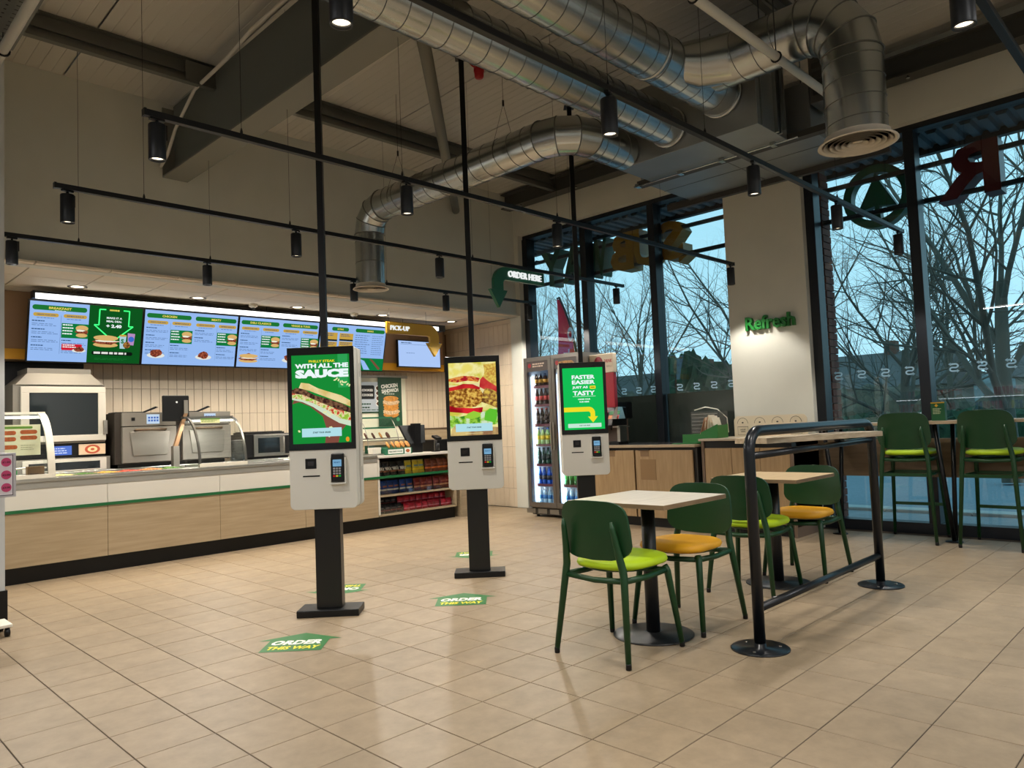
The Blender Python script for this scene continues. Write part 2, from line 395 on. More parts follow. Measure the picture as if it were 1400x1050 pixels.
# kitchen box
wallobj('wall_back', 'kitchen back wall behind the tiles', (1.0, XW+.2, YB, YB+.1, 0, 2.9), m_=mat('tile_grout_wall', (120, 100, 78), 0.8))
wb = bpy.data.objects['wall_back']
wallobj('wall_side', 'kitchen side wall covered in vertical tiles', (XW+.02, XW+.12, YK+.002, YB, 0, 2.735), m_=MATS['tile_grout_wall'])
wsd = bpy.data.objects['wall_side']
M_wtile = tile_mat('wall_tile_glaze', (212, 196, 172), 0.03, (0.1, 0.1, 0.3, 0.02, 0.03, 0.1), 0.4, 0.05)
def face_tile(w_, h_, ax):
    mb_ = MB(); e = 0.002; gq = 0.0014; d = 0.006
    b = [(gq, gq, 0), (w_-gq, gq, 0), (w_-gq, h_-gq, 0), (gq, h_-gq, 0)]; t_ = [(gq+e, gq+e, d), (w_-gq-e, gq+e, d), (w_-gq-e, h_-gq-e, d), (gq+e, h_-gq-e, d)]
    vs = [((u, -d_, v) if ax == 'y' else (-d_, -u, v)) for u, v, d_ in b+t_]
    mb_.add(vs, [(0, 1, 5, 4), (1, 2, 6, 5), (2, 3, 7, 6), (3, 0, 4, 7), (4, 5, 6, 7)]); return mb_
t0 = None
for r_ in range(4):
    z = 0.87+0.3*r_
    for c in range(52):
        x = 2.44+0.1*c
        if r_ == 0 and not (3.0 < x < 4.7 or x > 5.9): continue
        if t0 is None: t0 = face_tile(.1, .3, 'y').build('tile', M_wtile, wb); t = t0
        else: t = t0.copy(); COL.objects.link(t); t.parent = wb
        t.location = (x, YB, z)
t0 = None
for r_ in range(10):
    z = -0.03+0.3*r_ if r_ else 0
    for c in range(16):
        y = YK+.005+0.1*(c+1)
        if z > 2.5: continue
        if t0 is None: t0 = face_tile(.1, .27, 'x').build('tile', M_wtile, wsd); t1 = None; t = t0
        elif r_ == 0: t = t0.copy(); COL.objects.link(t); t.parent = wsd
        elif t1 is None: t1 = face_tile(.1, .3, 'x').build('tile', M_wtile, wsd); t = t1
        else: t = t1.copy(); COL.objects.link(t); t.parent = wsd
        t.location = (XW+.02, y, z)
mb = MB(); mb.box(XW+.012, XW+.0199, YK+.002, YB, 2.67, 2.735); mb.build('tile_strip', M_wtile, wsd)
# plywood splash below the tiles on the back wall
mb = MB(); mb.box(5.5, XW, YB-.02, YB-.001, 0.9, 1.17); struct(mb.build('trim_1', M_oakh))
mb = MB(); mb.box(5.9, XW, YB-.03, YB-.0005, 1.17, 1.19); struct(mb.build('trim_2', mat('dark_trim', (84, 66, 50), 0.6)))
mb = MB(); mb.box(1.16, 2.44, YB-.03, YB-.001, 0.0, 2.04); struct(mb.build('trim_3', M_blackm))
# bulkhead over the tiles, brown with a yellow lower band
bh = struct(MB().box(1.16, 7.35, 8.72, 8.999, 2.045, 2.738).build('trim_4', mat('tan_bulkhead', (140, 108, 78), 0.6)))
MB().box(1.16, 7.352, 8.712, 8.719, 2.045, 2.15).build('band', mat('mustard_band', (206, 148, 24), 0.55), bh)
# kitchen ceiling in square panels
kc = struct(MB().box(1.0, XW+.14, YK+.05, YB+.05, 2.76, 2.80).build('ceiling', mat('ceiling_grid', (150, 140, 124), 0.7)))
kc['label'] = 'cream panel ceiling over the kitchen'
M_kpan = mat('ceiling_panel_cream', (226, 214, 194), 0.75)
pn = MB().box(0.006, 0.594, 0.006, 0.594, 2.74, 2.76).build('panel', M_kpan, kc); first = True
for i in range(11):
    for j in range(3):
        if first: p_ = pn; first = False
        else: p_ = pn.copy(); COL.objects.link(p_); p_.parent = kc
        p_.location = (1.1+.6*i-.08, 7.5-.28+.6*j+.07, 0)
# window bays
M_glass = glass('window_glass', (0.95, 0.985, 0.99), 0.045)
def bay(name, ys, y1, z1=3.915, lower=None):
    """ys = left (larger y) edge of each mullion, y1 = far right end"""
    mb_ = MB(); mb_.box(7.72, 7.87, y1, ys[0], -0.01, 0.10); wdw = struct(mb_.build(name, M_frame))
    MB().box(7.72, 7.87, y1, ys[0], 3.86, z1+.02).build('frame', M_frame, wdw)
    for y in ys: MB().box(7.70, 7.87, y-.095, y, 0.10, 3.86).build('mullion', M_frame, wdw, bevel=0.004)
    for a, b in zip([y-.095 for y in ys], ys[1:]+[y1]):
        if b < a-.05: MB().box(7.80, 7.808, b, a, 0.10, 3.86).build('pane', M_glass, wdw)
    return wdw
w1 = bay('window_1', [7.285, 6.21, 5.12], 4.0)
w2 = bay('window_2', [3.15, 2.165, 1.17, .17, -.83], -1.65)
# satin film on the lower half of the left bay
M_film = glass('dark_window_film', (0.20, 0.25, 0.23), 0.05, 0.10, 0.45, (64, 72, 66))
for a, b in ((7.18, 6.22), (6.105, 5.13), (5.015, 4.05)): MB().box(7.795, 7.799, b, a, 0.86, 1.49).build('window_film', M_film, w1)
# modesty board below the window bar
mb = MB(); mb.box(7.66, 7.698, -1.5, 3.145, 0.54, 0.90); struct(mb.build('trim_5', wood('brown_board', (112, 94, 72), (128, 108, 84), (5, 0.6, 6))))
# S emblems on the glass
M_logo = trans_mat('white_vinyl', (238, 244, 248), 0.8)
def emblem(y, z, wdw):
    pr = Print((7.794, y, z), (0, 1, 0), UZ, NB, 0); pr.N = Vector((-1, 0, 0)); pr.d = 0.001
    pts = []
    def band(pts_, w_):
        L = []; Rr = []
        for i, p in enumerate(pts_):
            a = Vector(pts_[max(0, i-1)]); b = Vector(pts_[min(len(pts_)-1, i+1)]); t = (b-a).normalized(); n = Vector((-t.y, t.x))
            L.append(Vector(p)+n*w_/2); Rr.append(Vector(p)-n*w_/2)
        for i in range(len(L)-1): pr.mb.flat([L[i], L[i+1], Rr[i+1], Rr[i]], pr.O, pr.U, pr.V, pr.N, pr.d, pr.mi(M_logo))
    arc = [(0.030, 0.030)]+[(-0.012+0.022*cos(R(a)), 0.013+0.017*sin(R(a))) for a in range(90, 271, 22)]+[(0.012+0.022*cos(R(a)), -0.019+0.017*sin(R(a))) for a in range(90, -91, -22)]+[(-0.030, -0.036)]
    band(arc, 0.014)
    pr.poly([(0.024, 0.014), (0.046, 0.030), (0.024, 0.046)], M_logo); pr.poly([(-0.024, -0.052), (-0.046, -0.036), (-0.024, -0.020)], M_logo)
    pr.build('emblem', wdw)
for y in (5.66, 5.43, 5.21, 4.83, 4.60, 4.37, 4.15, 6.0, 6.4, 6.63, 6.86): emblem(y, 1.56, w1)
for y in (2.945, 2.715, 2.49, 2.268, 1.89, 1.66, 1.438, 1.0, .78, .55, .3): emblem(y, 1.555, w2)
# roof steel
raf = MB()
def ibeam_y(mb_, x, y0, y1, z0, z1, w_=.22, t=.014, tw=.012):
    mb_.box(x-w_/2, x+w_/2, y0, y1, z0, z0+t); mb_.box(x-tw/2, x+tw/2, y0, y1, z0+t, z1-t); mb_.box(x-w_/2, x+w_/2, y0, y1, z1-t, z1)
t = thing('roof_rafter', 'deep grey steel roof beam running to the kitchen wall', 'beam', (2.83, 0, 3.741))
mb = MB(); mb.box(-.12, .12, -4.9, YK-.005, 0, .016); mb.build('lower_flange', M_beam, t, label='pale underside flange')
mb = MB(); mb.box(-.008, .008, -4.9, YK-.005, .016, .74); mb.build('web', mat('beam_web_shaded', (100, 104, 100), 0.6), t)  # web grey is darker than the flange, shade put into the colour
mb = MB(); mb.box(-.12, .12, YK-.02, YK-.003, .016, .7); mb.build('end_plate', M_beam, t)
mb = MB(); P_ = [(-.1, -1, .79), (-.1, 3.4, .74), (-.1, 4.6, .72), (-.11, 5.4, .70), (-.09, 5.9, .66), (-.12, 6.5, .60), (-.10, 7.0, .40), (-.11, 7.18, .2), (-.12, 7.33, .12)]
mb.tube([(p[0]-.03, p[1], p[2]-.03) for p in P_], .016, 8); mb.build('cable', mat('white_cable', (214, 210, 200), 0.5), t)
t = thing('roof_purlin', 'grey steel purlin nearest the kitchen wall', 'beam', (0, 6.37, 4.305), group='roof purlins')
def purlin_parts(t, m_=M_purl):
    mb = MB(); h = .215
    for xa, xb in ((-4.9, 2.82), (2.84, XW-.05)):
        mb.box(xa, xb, 0, .06, 0, .008); mb.box(xa, xb, .052, .06, .008, h); mb.box(xa, xb, 0, .06, h-.008, h); mb.box(xa, xb, 0, .006, .008, .03); mb.box(xa, xb, .03, .052, .09, .12)
    mb.build('section', m_, t)
    mb = MB(); mb.box(2.55, 2.815, -.004, .0, .02, .19); mb.box(2.85, 3.1, -.004, 0, .02, .19); mb.build('splice_plate', M_purl, t)
purlin_parts(t)
for y, l in ((4.42, 'grey steel purlin carrying the kiosk poles'), (2.45, 'grey steel purlin above the big ducts'), (0.55, 'grey steel purlin over the seating')):
    dup(t, (0, y, ceil_z(y)-.225), label=l)
t = thing('eaves_beam', 'dark steel beam along the top of the window wall', 'beam', (7.47, 0, 4.27))
mb = MB(); mb.box(-.09, .09, -4.9, YK-.01, 0, .014); mb.box(-.006, .006, -4.9, YK-.01, .014, .2); mb.box(-.09, .09, -4.9, YK-.01, .2, .214); mb.build('section', mat('dark_steel', (66, 66, 62), 0.6), t)
mb = MB()
for k in range(12): mb.lathe([(.018, 0), (.018, .012), (.008, .012), (.008, .025)], (-.05, -4+k*1.0, -.026), 6)
mb.build('bolts', M_galv, t)
t = thing('bracing_tube', 'round grey roof bracing tube between beam and wall', 'beam', (0, 0, 0))
mb = MB(); mb.tube([(3.38, 4.12, 4.1), (6.51, 7.35, 4.1)], .052, 16); mb.build('tube', M_beam, t)
mb = MB(); mb.box(-.16, .02, -.05, .05, -.006, .006); o = mb.build('end_plate', M_beam, t); o.location = (3.42, 4.16, 4.14); o.rotation_euler = (0, -.5, R(45))
# outside canopy above the windows
cn = struct(MB().box(7.9, 8.42, -6, 9.5, 3.87, 3.93).build('canopy_soffit', mat('canopy_blue_grey', (70, 84, 94), 0.5)))
cn['label'] = 'dark corrugated canopy soffit outside the windows'
mb = MB(); y = -5.9
while y < 9.4: mb.hexa([(7.9, y, 3.835), (8.36, y, 3.835), (8.36, y+.07, 3.835), (7.9, y+.07, 3.835)], [(7.9, y-.02, 3.87), (8.36, y-.02, 3.87), (8.36, y+.09, 3.87), (7.9, y+.09, 3.87)]); y += .145
mb.build('rib', MATS['canopy_blue_grey'], cn, kind='stuff')
MB().box(8.36, 8.44, -6, 9.5, 3.79, 4.1).build('fascia', M_frame, cn)
struct(MB().box(7.66, 7.9, -5, 7.3, 3.935, 4.0).build('trim_6', M_frame))
# brick edge outside beside the pillar
br = struct(MB().box(7.88, 8.1, 3.07, 3.25, 0, 3.83).build('pillar', mat('brick_mortar', (120, 112, 104), 0.9)))
M_brick = tile_mat('brick_red', (112, 66, 54), 0.15, (.2, .1, .075, 0, 0, 0), 0.85, 0.2)
b0 = None
for k in range(50):
    if b0 is None: b0 = MB().box(-.105, .105, -.012, .2, .004, .070).build('brick', M_brick, br); q = b0
    else: q = b0.copy(); COL.objects.link(q); q.parent = br
    q.location = (8.0-.012*(k % 2), 3.06, .075*k)
# ================================================================ ducts
def spiral(mb_, p0, p1, r, pitch=.15, n=36, mi=0, mseam=1, lead=.10):
    """round duct with a raised lock seam"""
    p0, p1 = Vector(p0), Vector(p1); L = (p1-p0).length; mb_.tube([p0, p1], r, n, mi, cap=False)
    t = (p1-p0).normalized(); a = Vector((0, 0, 1)) if abs(t.z) < .9 else Vector((1, 0, 0)); u = (a-t*a.dot(t)).normalized(); w_ = t.cross(u)
    k = int(L/pitch)
    for i in range(k):
        s0 = pitch*(i+.3); pts = []
        for j in range(25):
            an = 2*pi*j/24; s_ = s0+lead*(j/24)
            if s_ < L-.003: pts.append(p0+t*s_+(u*cos(an)+w_*sin(an))*(r+.0012))
        if len(pts) > 2: mb_.tube(pts, .0028, 4, mseam, cap=False)
def ring(mb_, c, ax, r, w_=.012, th=.006, mi=0):
    c, ax = Vector(c), Vector(ax).normalized(); mb_.tube([c-ax*w_/2, c-ax*w_/2+ax*.0001, c+ax*w_/2-ax*.0001, c+ax*w_/2], [r, r+th, r+th, r], 36, mi, cap=False)
M_seam = mat('duct_seam', (104, 104, 100), 0.5, 0.6)
DM = [M_galv, M_seam]
def elbow(mb_, c, a, b, r, Rb, segs=4):
    """segmented bend: enters along direction a, leaves along b, corner point c"""
    c, a, b = Vector(c), Vector(a).normalized(), Vector(b).normalized()
    O = c-a*Rb+b*Rb; pts = []
    for i in range(segs+1):
        q = (pi/2)*i/segs; pts.append(O-b*Rb*cos(q)+a*Rb*sin(q))
    k = 1/cos(pi/4/segs)
    mid = [pts[0]]
    for i in range(segs):
        q = (pi/2)*(i+.5)/segs; mid.append(O+(-b*cos(q)+a*sin(q))*Rb*k)
    mid.append(pts[-1])
    # mitred gores: rings lie in bisecting planes
    P = [c-a*Rb]
    rings = []
    side = a.cross(b).normalized()
    def ring_at(p, nrm):
        nrm = nrm.normalized(); u = side; w_ = nrm.cross(u); return p, u, w_
    vs = []; n = 32
    for i in range(segs+1):
        q = (pi/2)*i/segs; p = O+(-b*cos(q)+a*sin(q))*Rb; rad = (-b*cos(q)+a*sin(q))
        for j in range(n):
            an = 2*pi*j/n; vs.append(p+side*r*cos(an)+rad*r*sin(an)*1.0)
    for i in range(segs): mb_.add(vs[i*n:(i+2)*n], [(j, (j+1) % n, n+(j+1) % n, n+j) for j in range(n)], 0, True)
    for i in range(segs+1):
        q = (pi/2)*i/segs; p = O+(-b*cos(q)+a*sin(q))*Rb; rad = (-b*cos(q)+a*sin(q))
        mb_.tube([p+side*(r+.002)*cos(2*pi*j/28)+rad*(r+.002)*sin(2*pi*j/28) for j in range(28)], .0045, 4, 1, closed=True)
def diffuser(par, loc, r):
    mb_ = MB(); mb_.lathe([(r*1.02, .045), (r*1.04, .02), (r*1.22, .0), (r*1.24, -.006), (r*1.16, -.008), (r*1.1, 0.0)], n=40, cap=False)
    d = mb_.build('diffuser_ring', mat('diffuser_white', (212, 204, 190), 0.5), par); d.location = loc
    mb_ = MB()
    for k in range(5): q = r*(1.06-.18*k); mb_.lathe([(q, -.006), (q-.024, .014), (q-.027, .013), (q-.004, -.008)], n=40, cap=False)
    mb_.lathe([(.001, .004), (r*.16, .008), (r*.17, .016), (.001, .02)], n=24)
    mb_.build('diffuser_cone', MATS['diffuser_white'], d)
    mb_ = MB(); mb_.lathe([(.001, .028), (r*1.0, .028)], n=32); mb_.build('throat', mat('dark_throat', (60, 54, 46), 0.8), d)
XB, ZB = 5.17, 3.35
t = thing('spiral_duct', 'long spiral steel duct directly above the row of kiosk poles', 'duct', (0, 3.17, 3.55))
mb = MB(); spiral(mb, (1.3, 0, 0), (XB-.01, 0, 0), .15); mb.build('pipe', DM, t)
mb = MB(); ring(mb, (XB-.02, 0, 0), (1, 0, 0), .15, .03, .012); mb.build('collar', M_galv, t)
t = thing('spiral_duct', 'thick spiral steel duct with a branch, topmost beneath the ceiling', 'duct', (0, 2.70, 3.66))
mb = MB(); spiral(mb, (1.3, 0, 0), (XB-.01, 0, 0), .165); mb.build('pipe', DM, t)
mb = MB(); ring(mb, (XB-.02, 0, 0), (1, 0, 0), .165, .03, .012); ring(mb, (4.2, 0, 0), (1, 0, 0), .165, .03, .006); mb.build('collar', M_galv, t)
# branch with elbow and round diffuser
t = thing('branch_duct', 'spiral duct bending down to a round white diffuser near the windows', 'duct', (4.70, 2.70, 3.66))
mb = MB(); a0 = [(-.3, 0, 0), (-.24, -.02, 0)]
mb.tube([(-.34, .0, 0), (-.12, -.14, 0), (0, -.36, 0)], [.10, .165, .175], 32, cap=False)
spiral(mb, (0, -.2, 0), (0, -.85, 0), .175, pitch=.14); mb.build('pipe', DM, t)
mb = MB(); elbow(mb, (0, -1.13, 0), (0, -1, 0), (0, 0, -1), .178, .28, 4); mb.build('bend', DM, t)
mb = MB(); spiral(mb, (0, -1.13, -.28), (0, -1.13, -.80), .176, pitch=.125, lead=.06); mb.build('drop', DM, t)
diffuser(t, (0, -1.13, -.835), .185)
mb = MB(); mb.tube([(0, -.55, .17), (0, -.55, ceil_z(2.1)-3.67)], .004, 5); mb.tube([(0, -1.2, .17), (0, -1.2, ceil_z(1.5)-3.67)], .012, 6); mb.build('hanger', M_black, t)
# left duct with two elbows
t = thing('branch_duct', 'slimmer spiral duct bending down over the serving counter', 'duct', (4.41, 3.62, 3.48))
mb = MB(); elbow(mb, (0, 0, 0), (-1, 0, 0), (0, 1, 0), .152, .26, 3); mb.build('bend', DM, t)
mb = MB(); spiral(mb, (XB-4.41-.01, 0, 0), (.26, 0, 0), .15); mb.build('stub', DM, t)
mb = MB(); spiral(mb, (0, .26, 0), (0, 2.47, 0), .15, pitch=.16); mb.build('pipe', DM, t)
mb = MB(); elbow(mb, (0, 2.73, 0), (0, 1, 0), (0, 0, -1), .152, .26, 3); mb.build('bend', DM, t)
mb = MB(); spiral(mb, (0, 2.73, -.26), (0, 2.73, -.79), .15, pitch=.22, lead=.03); mb.build('drop', DM, t)
diffuser(t, (0, 2.73, -.825), .15)
for y in (.7, 2.2):
    mb = MB(); z1 = ceil_z(3.62+y)-3.48
    mb.tube([(0, y, .45), (0, y, z1)], .0025, 4); mb.tube([(0, y, .45), (.15, y, .03), (.15, y+.01, -.05), (0, y, -.155), (-.15, y, -.05), (-.15, y, .03), (0, y, .45)], .002, 4); mb.lathe([(.010, .43), (.010, .48)], (0, y, 0), 6)
    mb.build('hanger', M_black, t)
# plenum boxes
t = thing('duct_plenum', 'large galvanised plenum box that the spiral ducts run into', 'duct box', (XB, 2.42, ZB))
mb = MB(); mb.box(0, .50, 0, 1.28, 0, .62); mb.build('casing', M_galvb, t, bevel=.003)
mb = MB(); mb.box(.05, .055, -.012, 0, 0, .62); mb.box(.28, .30, -.03, 0, 0, .62); mb.box(.33, .35, -.03, 0, 0, .62); mb.box(.42, .44, -.02, 0, .06, .56); mb.build('flange', M_galv, t, label='upright flange strips')
mb = MB(); mb.box(.52, .60, -.35, 1.45, .0, .05); mb.build('support_channel', mat('dark_channel', (52, 50, 46), 0.6), t)
mb = MB(); mb.tube([(.47, -.1, -.015), (.47, 1.45, -.015)], .008, 6)
for y in (.1, .55, .95, 1.4): mb.box(.44, .50, y-.02, y+.02, -.03, 0.0)
mb.build('clamp_rail', M_galv, t)
mb = MB()
for y in (.1, .6, 1.2): mb.tube([(.47, y, 0), (.47, y, 1.1)], .006, 6)
mb.build('threaded_rod', M_galv, t)
t = thing('duct_plenum', 'wide flat galvanised box hanging against the window wall', 'duct box', (5.80, 2.28, 3.42))
mb = MB(); mb.box(0, .88, 0, 1.62, 0, .4); mb.build('casing', M_galvb, t, bevel=.003)
mb = MB(); mb.box(.40, .405, 0.0, 1.62, -.003, 0); mb.box(0, .88, .8, .805, -.003, 0); mb.build('seam', M_seam, t)
mb = MB(); mb.box(.88, .93, -.3, 1.9, -.05, .02); mb.build('edge_trim', MATS['dark_channel'], t)
mb = MB()
for x in (.1, .8):
    for y in (.1, 1.5): mb.tube([(x, y, .4), (x, y, ceil_z(4.5)-3.42)], .006, 6)
mb.build('threaded_rod', M_galv, t)
t = thing('fan_unit', 'dark boxed ventilation unit behind the branch duct', 'duct box', (5.74, 1.95, 3.60))
mb = MB(); mb.box(0, .34, 0, .30, 0, .5); mb.build('casing', mat('dark_casing', (70, 70, 66), 0.5), t, bevel=.004)
mb = MB()
for k in range(6): mb.box(-.012, 0, .03, .27, .06+.07*k, .10+.07*k)
mb.build('louvre', MATS['dark_channel'], t)
mb = MB()
for x in (.06, .28): mb.tube([(x, .15, .5), (x, .15, 1.0)], .006, 6)
mb.build('threaded_rod', M_galv, t)
# white pipes
M_pipe = mat('white_pipe', (218, 216, 208), 0.4)
def pipe(label, p0, p1, clips, ax):
    t = thing('ceiling_pipe', label, 'pipe', p0); d = Vector(p1)-Vector(p0); mb = MB(); mb.tube([(0, 0, 0), d], .027, 14); mb.build('pipe', M_pipe, t)
    for c in clips:
        p = d*c; mb = MB(); mb.tube([p+Vector((.032*cos(a)*(ax == 'y'), .032*cos(a)*(ax == 'x'), .032*sin(a))) for a in [2*pi*k/14 for k in range(14)]], .006, 5, closed=True)
        mb.tube([p+Vector((0, 0, .03)), (p.x, p.y, ceil_z(p0[1]+p.y)-p0[2])], .004, 5); mb.build('clip', M_black, t)
pipe('white ceiling pipe running towards the round diffuser', (-2, 1.93, 3.42), (6.3, 1.93, 3.42), (.1, .42, .657, .775), 'x')
pipe('white ceiling pipe under the perforated tray', (.915, -3, 3.40), (.915, 5.4, 3.40), (.1, .4, .7, .93), 'y')
t = thing('cable_tray', 'perforated grey metal tray beneath the ceiling by the partition', 'cable tray', (.64, 1.2, 3.50))
holes = mat('tray_hole_dark', (26, 26, 24), 0.9)
mb = MB(); mb.box(0, .36, 0, 3.8, 0, .004); mb.box(0, .004, 0, 3.8, .004, .06); mb.box(.356, .36, 0, 3.8, .004, .06); mb.build('tray', M_purl, t)
mb = MB()
for i in range(7):
    for j in range(75):
        x, y = .03+.05*i, .03+.05*j+(.025 if i % 2 else 0)
        if i in (2, 5): mb.add([(x-.012, y-.004, -.0008), (x+.012, y-.004, -.0008), (x+.012, y+.004, -.0008), (x-.012, y+.004, -.0008)], [(0, 3, 2, 1)])
        else: mb.add([(x-.006, y-.006, -.0008), (x+.006, y-.006, -.0008), (x+.006, y+.006, -.0008), (x-.006, y+.006, -.0008)], [(0, 3, 2, 1)])
mb.build('perforation', holes, t, kind='stuff')
mb = MB()
for y in (.4, 1.9, 3.4): mb.tube([(.18, y, 0), (.18, y, 1.08)], .005, 5)
mb.build('hanger', M_galv, t)
# tray above the kiosks and the red sounder
t = thing('cable_tray', 'narrow steel channel that the black kiosk poles hang from', 'cable tray', (0, 4.36, 4.235))
mb = MB(); mb.box(-4, 6.9, -.06, .06, 0, .005); mb.box(-4, 6.9, -.06, -.055, .005, .04); mb.box(-4, 6.9, .055, .06, .005, .04); mb.build('channel', M_purl, t)
mb = MB(); mb.tube([(4.25, -.03, -.0), (4.6, -.03, -.02), (4.75, -.02, -.06), (4.9, -.03, -.02), (5.3, -.03, -.01)], .006, 5); mb.build('cable', M_black, t)
t = thing('fire_sounder', 'small red sounder hanging from the steel channel', 'alarm', (4.12, 4.30, 4.055))
mb = MB(); mb.lathe([(.001, 0), (.03, .0), (.038, .012), (.04, .05), (.044, .055), (.044, .10), (.03, .115), (.03, .125)], n=20); mb.build('body', mat('alarm_red', (168, 22, 24), 0.4), t)
mb = MB(); mb.tube([(-.04, 0, .08), (-.07, 0, .08), (-.11, 0, .10), (-.12, 0, .13)], .007, 6); mb.build('conduit', MATS['alarm_red'], t)
# ================================================================ lighting tracks and spot lamps
def track(y, xa, xb, wires, label):
    t = thing('lighting_track', label, 'light track', (0, y, 2.80), group='suspended lighting tracks')
    MB().box(xa, xb, -.017, .017, -.016, .016).build('rail', M_black, t, bevel=.002)
    for x in (xa, xb): MB().box(x-.006, x+.006, -.019, .019, -.018, .018).build('end_cap', M_blackm, t)
    for x in wires:
        mb = MB(); mb.tube([(x, 0, .02), (x, 0, ceil_z(y)-2.80)], .0016, 4); mb.build('wire', M_black, t)
        mb = MB(); mb.lathe([(.008, .012), (.008, .03), (.003, .05)], (x, 0, 0), 8); mb.build('wire_clamp', M_black, t)
    return t
tr = {.63: track(.63, 0.2, 7.3, [3.3, 4.9, 6.4], 'black lighting track hanging closest to the viewer in the top corner'),
      2.10: track(2.10, -1.6, 7.27, [1.4, 2.88, 3.8, 5.76, 6.9], 'black lighting track passing below the big spiral ducts'),
      3.76: track(3.76, 1.30, 7.24, [1.8, 2.88, 4.4, 5.9], 'black lighting track in front of the kiosks, its end by the deep roof beam'),
      5.20: track(5.20, 1.26, 7.24, [1.79, 2.87, 4.8, 6.3], 'black lighting track carrying the order here sign'),
      6.65: track(6.65, 1.20, 7.25, [1.78, 2.86, 4.83, 6.45], 'black lighting track closest to the kitchen wall')}
def make_lamp():
    t = thing('track_spotlight', 'x', 'spotlight', (0, 0, 0))
    mb = MB(); mb.box(-.035, .035, -.012, .012, -.028, -.016); mb.lathe([(.008, -.045), (.008, -.028)], n=10); mb.build('adapter', M_blackm, t)
    mb = MB(); mb.lathe([(.001, -.045), (.038, -.047), (.041, -.052), (.041, -.225), (.040, -.228), (.033, -.228), (.033, -.215)], n=24, cap=False); mb.build('housing', mat('lamp_black', (16, 20, 26), 0.4), t)
    mb = MB(); mb.lathe([(.0005, -.214), (.033, -.214)], n=20); mb.build('lens', M_lens, t)
    mb = MB(); mb.box(.041, .047, -.008, .008, -.12, -.05); mb.box(.0, .047, -.008, .008, -.05, -.044); mb.build('bracket', M_blackm, t)
    return t
lamp0 = make_lamp(); used = [0]
words = {.63: 'cut by the top edge above the stools', 2.10: 'on the track below the ducts', 3.76: 'on the track before the kiosks', 5.20: 'on the track with the order here sign', 6.65: 'on the track nearest the kitchen wall'}
extra = {(.63, 3.07): '', (2.10, 1.37): ', large at the top edge', (2.10, 2.88): ', over the right kiosk', (2.10, 4.38): ', by the white pillar top', (2.10, 5.73): ', inside the tree emblem window', (2.10, 7.15): ', at its window end',
         (3.76, 1.36): ', at its end by the deep beam', (3.76, 2.91): ', before the downturned duct', (3.76, 4.39): ', before the gold outdoor letters', (3.76, 7.18): ', at its end by the pillar',
         (5.20, 1.33): ', at its partition end', (5.20, 2.92): ', over the bread ovens', (5.20, 4.38): ', beside the second kiosk pole', (5.20, 7.10): ', at its end before the trees',
         (6.65, 1.32): ', at its partition end', (6.65, 2.83): ', above the chicken menu', (6.65, 4.40): ', just beyond the small duct diffuser', (6.65, 5.68): ', above the pick-up sign', (6.65, 7.14): ', at its end on the window frame'}
for (y, x), ex in extra.items():
    lab = 'black spotlight '+words[y]+ex
    if not used[0]: o = lamp0; used[0] = 1; o.location = (x, y, 2.80); o['label'] = lab; o['group'] = 'track spotlights'
    else: o = dup(lamp0, (x, y, 2.80), label=lab)
    if x % .02 > .01: o.rotation_euler = (0, 0, R(20))
    spot_light((x, y, 2.57), SPOT_W*(1.7 if y == 6.65 else 1), 158 if y == 6.65 else 104, WARM, .2 if y == 6.65 else .35)
for y, x in ((.63, 4.6), (.63, 6.1), (.63, 1.5), (2.10, -.1)): spot_light((x, y, 2.57), SPOT_W)
# refresh wall washer: a lamp turned to the pillar
# battens of the shop behind the viewer
M_bat = em('batten_diffuser', (255, 250, 240), 3.0)
for k, (x, y) in enumerate([(-2.2, -2.5), (-2.2, 2.2), (1.8, -2.5), (4.8, -2.8)]):
    t = thing('linear_light', 'white linear ceiling light of the shop behind the viewer', 'light', (x, y, 3.2), group='shop linear lights')
    MB().box(-.05, .05, -1.5, 1.5, .03, .07).build('housing', M_white, t); MB().box(-.045, .045, -1.49, 1.49, .012, .03).build('diffuser', M_bat, t)
    mb = MB(); mb.tube([(0, -1, .07), (0, -1, 1.4)], .002, 4); mb.tube([(0, 1, .07), (0, 1, 1.4)], .002, 4); mb.build('wire', M_black, t)
    area_light((x, y, 3.2), .1, 3.0, BATTEN_W, (.97, .98, 1))
# ================================================================ order kiosks
C_GR = em('screen_green', (24, 138, 54)); C_BG = em('screen_bright_green', (20, 190, 84)); C_WH = em('screen_white', (236, 248, 250)); C_YE = em('screen_yellow', (238, 222, 40))
C_PB = em('screen_pale_blue', (176, 222, 230)); C_DK = em('screen_dark_text', (20, 60, 50)); C_CR = em('screen_cream', (228, 216, 158)); C_BR = em('screen_brown', (118, 78, 58))
C_RD = em('screen_red', (196, 50, 48)); C_LG = em('screen_lettuce', (150, 204, 60)); C_SK = em('screen_skin', (128, 76, 62)); C_WP = em('screen_wrap', (206, 222, 196))
C_MEAT = em_noise('screen_meat', (52, 30, 28), (128, 92, 66), 60); C_BUN = em_noise('screen_bun', (232, 214, 158), (214, 186, 112), 14)
C_VEG = em_noise('screen_veg', (196, 60, 40), (150, 190, 60), 45, (236, 226, 170)); C_SPL = em('screen_sauce', (226, 232, 168))
